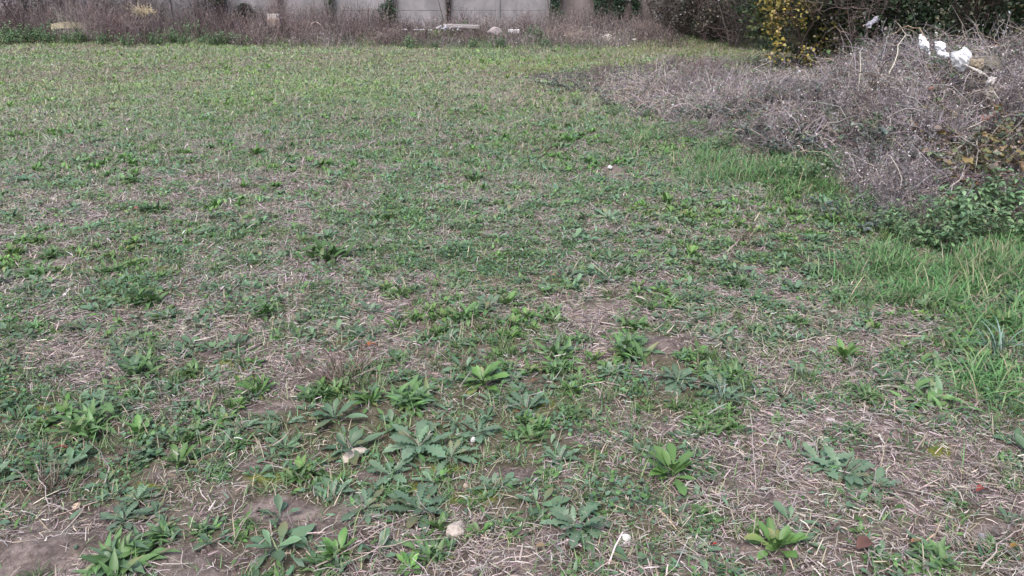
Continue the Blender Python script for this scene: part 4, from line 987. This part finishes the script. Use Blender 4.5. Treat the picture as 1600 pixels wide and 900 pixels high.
def box_soup(S, cx, cy, cz, sx, sy, sz, col, rz=0, bev=.012, tilt=0):
    # bevelled box as a chamfered shell
    b = min(bev, sx * .3, sy * .3, sz * .3); xs = [-sx / 2, -sx / 2 + b, sx / 2 - b, sx / 2]
    import itertools
    bm_v = []
    lv = [(-sz / 2, b), (-sz / 2 + b, 0), (sz / 2 - b, 0), (sz / 2, b)]
    rings = []
    for z, ins in lv:
        hx, hy = sx / 2 - ins, sy / 2 - ins; bb = b * .7
        rings.append([(-hx + bb, -hy, z), (hx - bb, -hy, z), (hx, -hy + bb, z), (hx, hy - bb, z), (hx - bb, hy, z), (-hx + bb, hy, z), (-hx, hy - bb, z), (-hx, -hy + bb, z)])
    V = np.array(rings, float).reshape(-1, 3)
    Q = []
    for k in range(3):
        for j in range(8): Q.append([k * 8 + j, k * 8 + (j + 1) % 8, (k + 1) * 8 + (j + 1) % 8, (k + 1) * 8 + j])
    for o_, rev in ((0, True), (24, False)):
        for f in ([0, 1, 2, 7], [7, 2, 3, 6], [6, 3, 4, 5]):
            g = [o_ + i for i in f]; Q.append(g[::-1] if rev else g)
    c, s = math.cos(tilt), math.sin(tilt); V = np.stack([V[:, 0] * c - V[:, 2] * s, V[:, 1], V[:, 0] * s + V[:, 2] * c], -1)
    c, s = math.cos(rz), math.sin(rz); V = np.stack([V[:, 0] * c - V[:, 1] * s, V[:, 0] * s + V[:, 1] * c, V[:, 2]], -1)
    S.add(V + np.array([cx, cy, cz]), np.array(Q), np.array(col))
def board(name, label, cat, px, py, y, size, col, rz=0, tilt=0, mat=None, extra=None):
    x, yy, z = heap_z(px, py, y); S = Soup()
    box_soup(S, 0, 0, 0, *size, col, 0, .01)
    if extra: extra(S, size)
    o = link(name, S.mesh(name, mat or M_WOOD, False), None, (x, yy, z), rz); o.rotation_euler = (0, tilt, rz); tag(o, label, cat); return o
# yellow board: a sagging curved sheet
S = Soup(); K = 12; t = np.linspace(0, 1, K); X = (t - .5) * .92; Zc = .10 * np.sin(t * np.pi * .8 + .3) - .03
for q, (yo, dz) in enumerate([(0, 0)]):
    P = np.stack([X, 0 * X, Zc], -1)
    V = []
    for k in range(K):
        e = 1 - .25 * abs(t[k] - .45) * 2
        for yy2, zz2 in ((-.02, 0), (-.05, -.17 * e), (.02, -.17 * e), (.05, 0)): V.append((X[k], yy2, Zc[k] + zz2))
    Q = []
    for k in range(K - 1):
        for j in range(4): Q.append([k * 4 + j, k * 4 + (j + 1) % 4, (k + 1) * 4 + (j + 1) % 4, (k + 1) * 4 + j])
    Q += [[0, 3, 2, 1], [(K - 1) * 4 + i for i in (0, 1, 2, 3)]]
    S.add(np.array(V), np.array(Q), np.array((.38, .35, .23)))
x, yy, z = heap_z(107, 40, 21.9); o = link('yellow_board', S.mesh('yellow_board', M_WOOD, False), None, (x, yy, z + .03)); tag(o, 'curved pale yellow board lying in green nettles at the far left', 'board')
# straw-coloured dead crown
S2 = Soup(); n = 160; b = rs.normal(0, .06, (n, 3)); P, sd, nm = curve_path(b * np.array([2.2, 1, .7]), U(0, 6.28, n), U(-.5, 1.2, n), U(-.8, 1.4, n), U(.10, .28, n), 5); tubes(S2, P, np.full((n, 5), .005), pal(n, [(.42, .36, .22), (.34, .29, .18), (.5, .42, .3)], .2), 3)
x, yy, z = heap_z(222, 18, 22.0); o = link('straw_bunch', S2.mesh('straw_bunch', M_DRY, False), None, (x, yy, z)); tag(o, 'bunch of pale yellow dry straw high in the dead weeds', 'straw bunch')
branch('dry_stem', 'long pale twig standing up from the pale yellow straw bunch', fb(222, 22.0), fb(228, 22.0), .008, (W2, W2), 0, 0, seed=30, dz0=.5, dz1=1.3)
def plank_ends(S, size):
    box_soup(S, 0, 0, size[2] * .75, size[0] * .9, size[1] * .8, size[2] * .5, (.42, .38, .36), 0, .006)
board('beige_box', 'beige box half buried in dead weeds left of the ivy posts', 'box', 429, 35, 22.3, (.34, .3, .22), (.30, .24, .21), .1, extra=plank_ends)
# pale hoop (old chair frame)
S3 = Soup(); t = np.linspace(0, np.pi, 12); P = np.stack([np.cos(t) * .19, 0 * t, np.sin(t) * .27 - .08], -1); tubes(S3, P[None], np.full((1, 12), .012), np.array([[.50, .40, .36]]), 6)
P = np.array([[-.24, 0, -.10], [0, -.03, -.12], [.2, 0, -.11]]); tubes(S3, P[None], np.full((1, 3), .022), np.array([[.62, .58, .56]]), 6)
x, yy, z = heap_z(494, 46, 21.8); o = link('chair_frame', S3.mesh('chair_frame', M_WOOD), None, (x, yy, z)); tag(o, 'pale curved hoop frame standing in the dead weeds by the first ivy post', 'frame')
for px, py, y, sz, c, lab in [(632, 46, 21.6, (.14, .1, .025), (.45, .44, .47), 'short white plank, leftmost before the wall'), (655, 46.5, 21.6, (.30, .12, .03), (.42, .41, .45), 'long white plank lying left of the stone rubble'), (672, 47, 21.7, (.1, .1, .03), (.42, .41, .45), 'white plank offcut touching the left of the stone rubble'),
        (803, 49, 21.6, (.30, .2, .10), (.50, .48, .49), 'white box at the right end of the debris before the wall')]:
    board('white_plank' if 'box' not in lab else 'white_box', lab, 'plank' if 'box' not in lab else 'box', px, py, y, sz, c, .05)
board('rubble_slab', 'grey concrete slab lying behind the stone rubble', 'slab', 722, 41, 22.4, (1.0, .4, .09), (.30, .27, .27), -.05, .03, M_STONE)
x, yy, z = heap_z(772, 51, 21.5); stone('stone_block', 'square pale pinkish stone block left of the white box', 'stone', (x, yy, z), (.44, .30, .30), (.33, .285, .285), 41, .1)
x, yy, z = heap_z(952, 60, 21.2); stone('stone_block', 'pale stone block standing alone at the far field edge near the hedge', 'stone', (x, yy, z), (.36, .26, .24), (.46, .42, .37), 42, .2)
x, yy, z = heap_z(992, 61.5, 21.0); stone('stone', 'flat pale stone right of the lone stone block at the far field edge', 'stone', (x, yy, z), (.16, .12, .06), (.50, .46, .42), 43, .2)
for k in range(26):
    px = random.uniform(680, 722); py = 44 + random.uniform(-3.5, 4); x, yy, z = heap_z(px, py, random.uniform(21.5, 21.9))
    s = random.uniform(.05, .10)
    o = stone('rubble_stone', 'pale grey stone in the rubble pile before the wall', 'stone', (x, yy, z), (s, s * .8, s * .75), (.38, .38, .42) if k % 3 else (.36, .34, .36), 60 + k, k)
    o['group'] = 'stones of the rubble pile before the wall'

# ------------------------------------------------------------------ the concrete wall
def mat_conc(name, col, col2):
    m = bpy.data.materials.new(name); m.use_nodes = True; n = m.node_tree; b = n.nodes['Principled BSDF']; b.inputs['Roughness'].default_value = .88
    g = n.nodes.new('ShaderNodeNewGeometry'); mp = n.nodes.new('ShaderNodeMapping'); mp.inputs['Scale'].default_value = (1.0, 1.0, .7); n.links.new(g.outputs['Position'], mp.inputs[0])
    t = n.nodes.new('ShaderNodeTexNoise'); t.inputs['Scale'].default_value = 1.6; t.inputs['Detail'].default_value = 9; t.inputs['Roughness'].default_value = .65
    n.links.new(mp.outputs[0], t.inputs['Vector']); c = n.nodes.new('ShaderNodeValToRGB')
    c.color_ramp.elements[0].position = .38; c.color_ramp.elements[0].color = (*col2, 1); c.color_ramp.elements[1].position = .62; c.color_ramp.elements[1].color = (*col, 1)
    n.links.new(t.outputs[0], c.inputs[0]); n.links.new(c.outputs[0], b.inputs['Base Color'])
    t2 = n.nodes.new('ShaderNodeTexNoise'); t2.inputs['Scale'].default_value = 45; t2.inputs['Detail'].default_value = 5; n.links.new(g.outputs['Position'], t2.inputs['Vector'])
    bp = n.nodes.new('ShaderNodeBump'); bp.inputs['Strength'].default_value = .4; bp.inputs['Distance'].default_value = .01; n.links.new(t2.outputs[0], bp.inputs['Height']); n.links.new(bp.outputs[0], b.inputs['Normal'])
    return m
MC = mat_conc('concrete', (.26, .245, .258), (.165, .158, .162)); MC2 = mat_conc('brown_render', (.19, .16, .155), (.11, .09, .085))
WY = 24.5
wall = empty('concrete_wall', (0, WY, .22)); tag(wall, 'grey precast concrete panel wall with posts behind the field', 'wall')
xs = [((px - 800) / F) * (WY * cp + 1.0 * sp) for px in (-250, -160, -75, 10, 97, 183, 268, 353, 438, 520, 610, 698, 778, 856)]
for k, x in enumerate(xs):
    S = Soup(); box_soup(S, 0, 0, 1.0, .13, .15, 2.12, (1, 1, 1)); link('wall_post', S.mesh('wall_post', MC, False), wall, (x, 0, 0))
for a, b in zip(xs[:-1], xs[1:]):
    for r_ in range(4):
        S = Soup(); box_soup(S, 0, 0, .25, (b - a) - .134, .05, .494, (1, 1, 1), 0, .008); link('wall_panel', S.mesh('wall_panel', MC, False), wall, ((a + b) / 2, random.uniform(-.006, .006), .015 + r_ * .5))
w2 = empty('rendered_wall', (0, WY + .3, .2)); tag(w2, 'brownish rendered wall continuing right of the concrete panels into the hedge', 'wall')
x0 = xs[-1] + .07; x1 = ((1120 - 800) / F) * (WY * cp + 1.0 * sp)
S = Soup(); box_soup(S, (x0 + x1) / 2, 0, .95, x1 - x0, .2, 2.2, (1, 1, 1)); link('wall_face', S.mesh('wall_face', MC2, False), w2)
S = Soup(); box_soup(S, (x0 + x1) / 2, 0, 2.10, x1 - x0 + .06, .28, .09, (1, 1, 1)); link('coping', S.mesh('coping', MC, False), w2)
S = Soup(); box_soup(S, ((980 - 800) / F) * 23.3, -.13, .84, .62, .04, .10, (1, 1, 1)); link('ledge', S.mesh('ledge', MC, False), w2)

# ivy on posts
def ivy(px, label, wdt, hgt, n=1500, y=WY - .14, cols=((.03, .06, .035), (.045, .075, .045), (.025, .05, .03)), name='ivy', lf=.07, z0=.2):
    x = ((px - 800) / F) * (y * cp + 1.0 * sp)
    A = Soup(); B = Soup(); k = 7
    b = np.stack([rs.normal(0, wdt * .3, k), np.zeros(k), np.full(k, 0.0)], -1)
    P, sd, nm = curve_path(b, U(0, 3.14, k) * 0 + rs.choice([0, 3.14], k), U(1.35, 1.6, k), U(-.1, .1, k), U(.7, 1.0, k) * hgt, 7); tubes(A, P, np.tile(np.linspace(.012, .004, 7)[None], (k, 1)), pal(k, [(.08, .06, .05)]), 4)
    h = U(0, 1, n); wloc = wdt * (.55 + .45 * np.sin(h * 9 + px) * .6 + .3 * (1 - h))
    bb = np.stack([rs.normal(0, .33, n) * wloc, U(-.12, .03, n), h * hgt], -1); L = U(.6, 1.2, n) * lf
    leaves(B, bb, U(3.4, 6.0, n), U(-1.2, .3, n), U(0, .6, n), L, L * .8, 'oval', .2, pal(n, cols, .25), roll=.5)
    o = link(name, None, None, (x, y, z0)); link('stems', A.mesh('ivy_stems', M_WOOD), o); link('leaves', B.mesh('leaves', M_LEAF), o); tag(o, label, 'ivy'); return o
ivy(520, 'narrow dark ivy climbing the first bare-sided post of the concrete wall', .17, 2.0, 700, lf=.06)
ivy(610, 'wide-based ivy climbing the second post of the concrete wall', .22, 2.0, 900, lf=.06)
ivy(604, 'bushy ivy mound at the foot of the second post', .42, .75, 700, WY - .25)
ivy(700, 'thin brownish creeper on the third post of the concrete wall', .2, 2.0, 500, cols=((.09, .06, .055), (.12, .08, .075), (.05, .05, .04)), name='creeper', lf=.05)
ivy(438, 'dark brown creeper on the post left of the first ivy post', .24, 2.0, 500, cols=((.09, .055, .055), (.07, .05, .05)), name='creeper', lf=.05)
ivy(868, 'dark green ivy where the concrete panels meet the brown wall', .42, 2.1, 1300)
ivy(938, 'wide dark green ivy on the brown wall', .6, 2.1, 2100, WY + .12)
ivy(965, 'dark green ivy touching the right side of the wide ivy on the brown wall', .4, 2.1, 1300, WY + .1)
ivy(992, 'dark ivy clump below the ledge of the brown wall', .3, .95, 800, WY + .1)
ivy(345, 'dark ivy hanging low on the concrete wall left of the middle', .5, .95, 1000, cols=((.035, .05, .035), (.05, .065, .045)))
ivy(385, 'dark low creeper at the wall foot left of the reddish clump', .6, .75, 900, cols=((.05, .055, .045), (.06, .065, .05)))
# ------------------------------------------------------------------ shrubs and trees of the hedge
def tree(name, label, cat, x, y, rx, ry, hgt, nleaf, lf, cols, wts=None, zlow=.05, clumps=70, trunkr=.07, ntw=26, twc=((.09, .07, .06),), holes=.5, group=None, prof='oval', crown_bias=1.0):
    z0 = float(H(x, y)) - .03
    A = Soup(); k = 5
    P, sd, nm = curve_path(np.stack([rs.normal(0, .08 * rx, k), rs.normal(0, .08 * ry, k), np.zeros(k)], -1), U(0, 6.28, k), U(1.05, 1.5, k), U(-.2, .3, k), U(.65, .95, k) * hgt, 8)
    P[:, 1:] += rs.normal(0, .02, P[:, 1:].shape)
    tubes(A, P, trunkr * np.linspace(1, .25, 8)[None] * U(.5, 1, (k, 1)), pal(k, twc, .15), 6)
    i = rs.randint(0, k, ntw); j = rs.randint(1, 7, ntw)
    P2, s2, n2 = curve_path(P[i, j], U(0, 6.28, ntw), U(-.4, 1.1, ntw), U(-.6, .9, ntw), U(.5, 1.1, ntw) * min(rx, ry), 7)
    P2[:, 1:] += rs.normal(0, .03, P2[:, 1:].shape)
    tubes(A, P2, trunkr * .28 * np.linspace(1, .3, 7)[None] * np.ones((ntw, 1)), pal(ntw, twc, .2), 4)
    nt_ = ntw * 6; i = rs.randint(0, ntw, nt_); j = rs.randint(1, 7, nt_)
    P3, _, _ = curve_path(P2[i, j], U(0, 6.28, nt_), U(-.8, 1.2, nt_), U(-.8, .9, nt_), U(.2, .6, nt_), 5)
    P3[:, 1:] += rs.normal(0, .015, P3[:, 1:].shape)
    tubes(A, P3, trunkr * .1 * np.linspace(1, .4, 5)[None] * np.ones((nt_, 1)), pal(nt_, twc, .25) * 1.2, 3)
    o = link(name, None, None, (x, y, z0)); link('trunk', A.mesh('trunk', M_WOOD), o); tag(o, label, cat, group)
    if nleaf:
        B = Soup()
        d = rs.normal(0, 1, (clumps, 3)); d /= np.linalg.norm(d, axis=1, keepdims=True); rr = U(.35, 1, clumps) ** .5
        cc = d * rr[:, None] * np.array([rx, ry, hgt / 2]); cc[:, 2] = zlow + hgt / 2 + cc[:, 2]
        ci = rs.randint(0, clumps, nleaf); cr = U(.12, .32, clumps) * min(rx, hgt / 2)
        off = rs.normal(0, .55, (nleaf, 3)) * cr[ci][:, None]
        b = cc[ci] + off; b[:, 2] = np.maximum(b[:, 2], .03 + U(0, .15, nleaf))
        ct = pal(clumps, cols, .15, wts); c = ct[ci] * U(.75, 1.3, (nleaf, 1))
        L = U(.6, 1.25, nleaf) * lf
        leaves(B, b, U(0, 6.28, nleaf), U(-1.0, .9, nleaf), U(0, .8, nleaf), L, L * U(.55, .85, nleaf), prof, .2 if prof != 'small' else None, c, roll=.9)
        link('crown', B.mesh('crown', M_LEAF), o)
    return o
DKG = [(.028, .050, .022), (.038, .065, .028), (.022, .040, .020), (.045, .075, .035)]
for x, y, rx, ry, h, n, lab in [
    (9.2, 11.8, 1.9, 1.5, 3.4, 14000, 'dark evergreen tree behind the heap at the right edge'), (7.6, 13.4, 1.5, 1.3, 3.2, 12000, 'dark evergreen tree behind the heap, left of the one at the right edge'),
    (6.6, 15.2, 1.3, 1.2, 3.0, 10000, 'dark evergreen tree just right of the yellow-leaved shrub'), (10.8, 14.5, 2.0, 1.6, 3.8, 9000, 'taller evergreen tree in the second row at the right'), (9.0, 16.8, 2.0, 1.5, 3.6, 9000, 'evergreen tree in the second row behind the gap'),
    (6.9, 19.0, 1.8, 1.3, 3.4, 9000, 'dark evergreen tree behind the yellow-leaved shrub'), (5.9, 24.4, 1.2, 1.0, 3.2, 7000, 'dark evergreen tree where the brown wall meets the hedge'), (7.2, 22.4, 1.4, 1.1, 3.2, 8000, 'dark evergreen tree behind the bare twiggy shrub'), (11.2, 10.6, 1.6, 1.6, 3.2, 7000, 'dark evergreen tree beyond the right edge of the picture')]:
    tree('hedge_tree', lab, 'tree', x, y, rx, ry, h, n, .075, DKG, clumps=110, group='dark trees of the hedge')
# low greenery at the hedge foot
for px, y, s, lab in [(1395, 12.2, 1.5, 'green bramble at the hedge foot behind the heap crest'), (1350, 12.8, 1.4, 'green bramble at the hedge foot right of the yellow-leaved shrub'), (1430, 12.0, 1.3, 'light green bramble directly behind the topmost white plastic')]:
    x = (px - 800) / F * (y * cp + 1.0 * sp)
    A, B = leafy(20, .7, .5, .07, [(.05, .085, .03), (.07, .11, .035), (.04, .07, .03)], 'oval', ((.10, .08, .05),), per=26, up=.9, aspect=.7)
    put_leafy((A.mesh('stems', M_DRY), B.mesh('leaves', M_LEAF)), x, y, s * .8, lab, 'bramble', 'bramble_clump')
# yellow-leaved shrub
x = (1262 - 800) / F * (15.6 * cp + 1.0 * sp)
tree('yellow_shrub', 'shrub with yellow autumn leaves in front of the dark hedge', 'shrub', x, 15.6, 1.22, .8, 2.5, 6000, .075, [(.12, .14, .045), (.07, .11, .05), (.17, .175, .06), (.36, .30, .09)], [4, 4, 3, 1.6], clumps=60, trunkr=.04, ntw=40, twc=((.14, .11, .09),))
sh = [o for o in COL.objects if o.name == 'yellow_shrub'][0]
B = Soup(); n = 800
cl = np.array([(-.85, -.5, .9), (-.75, -.6, .55), (-.65, -.6, 1.15), (-.8, -.5, .25), (.1, -.8, .75), (.45, -.8, .6), (.75, -.75, .65), (.6, -.8, .85), (.9, -.6, .8), (1.0, -.6, .6), (1.05, -.5, 1.0), (.75, -.8, .45), (-.9, -.6, 1.3), (-.45, -.8, .95), (-.3, -.8, .3), (-.05, -.85, .1), (.35, -.8, 1.0), (-.55, -.6, 1.5), (.2, -.7, 1.7), (.8, -.5, 1.5)])
i = rs.randint(0, len(cl), n); b = cl[i] + rs.normal(0, .11, (n, 3)); L = U(.04, .075, n)
leaves(B, b, U(0, 6.28, n), U(-1.2, .4, n), U(0, .5, n), L, L * .85, 'oval', .15, pal(n, [(.40, .31, .06), (.34, .28, .07), (.42, .30, .14), (.33, .30, .09)], .2), roll=.6)
link('yellow_leaves', B.mesh('yellow_leaves', M_LEAF), sh)
# bare twiggy shrubs
for px, y, lab in [(1100, 21.5, 'bare twiggy brown shrub left of the yellow-leaved shrub'), (1150, 20.0, 'bare twiggy shrub touching the left of the yellow-leaved shrub'), (1350, 14.2, 'bare twiggy shrub holding the grey rag')]:
    x = (px - 800) / F * (y * cp + 1.0 * sp)
    tree('bare_shrub', lab, 'shrub', x, y, 1.1, .8, 2.4, 500, .05, [(.12, .10, .08), (.09, .08, .05), (.2, .18, .17)], clumps=40, trunkr=.03, ntw=70, twc=((.14, .11, .105), (.09, .07, .07), (.2, .16, .15)), prof='oval')
x = (1030 - 800) / F * (23.4 * cp + 1.0 * sp)
tree('grey_leaf_shrub', 'small-leaved grey shrub in front of the corner of the brown wall', 'shrub', x, 23.4, .6, .5, 2.2, 1500, .05, [(.05, .05, .045), (.24, .22, .25), (.3, .28, .31)], [4, 1, 1], clumps=50, trunkr=.03, ntw=30)

for px, y, lab in [(25, 22.9, 'dark twiggy shrub against the wall at the far left corner'), (90, 23.6, 'dark twiggy shrub against the wall behind the yellow board'), (165, 23.3, 'dark purple twiggy shrub against the wall left of the straw bunch'), (240, 23.6, 'dense dark twiggy shrub against the wall right of the straw bunch'), (325, 23.8, 'twiggy shrub against the wall left of the low dark ivy')]:
    x = (px - 800) / F * (y * cp + 1.0 * sp)
    tree('twiggy_shrub', lab, 'shrub', x, y, .85, .5, 2.3, 1600, .05, [(.06, .045, .05), (.09, .065, .075), (.05, .06, .04), (.14, .115, .13)], clumps=60, trunkr=.025, ntw=80, twc=((.10, .07, .075), (.07, .05, .05), (.15, .12, .125)), prof='small')

for px, y, rx, lab in [(1068, 22.6, .8, 'low dense dark shrub filling the hedge foot beside the brown wall'), (1108, 21.8, .9, 'low dense dark shrub under the bare twiggy shrub'), (1150, 20.9, .9, 'low dense dark shrub just left of the yellow-leaved shrub')]:
    x = (px - 800) / F * (y * cp + 1.0 * sp)
    tree('low_shrub', lab, 'shrub', x, y, rx, .6, 1.5, 4200, .055, [(.045, .055, .035), (.06, .05, .045), (.03, .035, .025), (.08, .075, .06)], clumps=70, trunkr=.03, ntw=60, twc=((.10, .075, .07), (.15, .12, .115)), zlow=-.05)
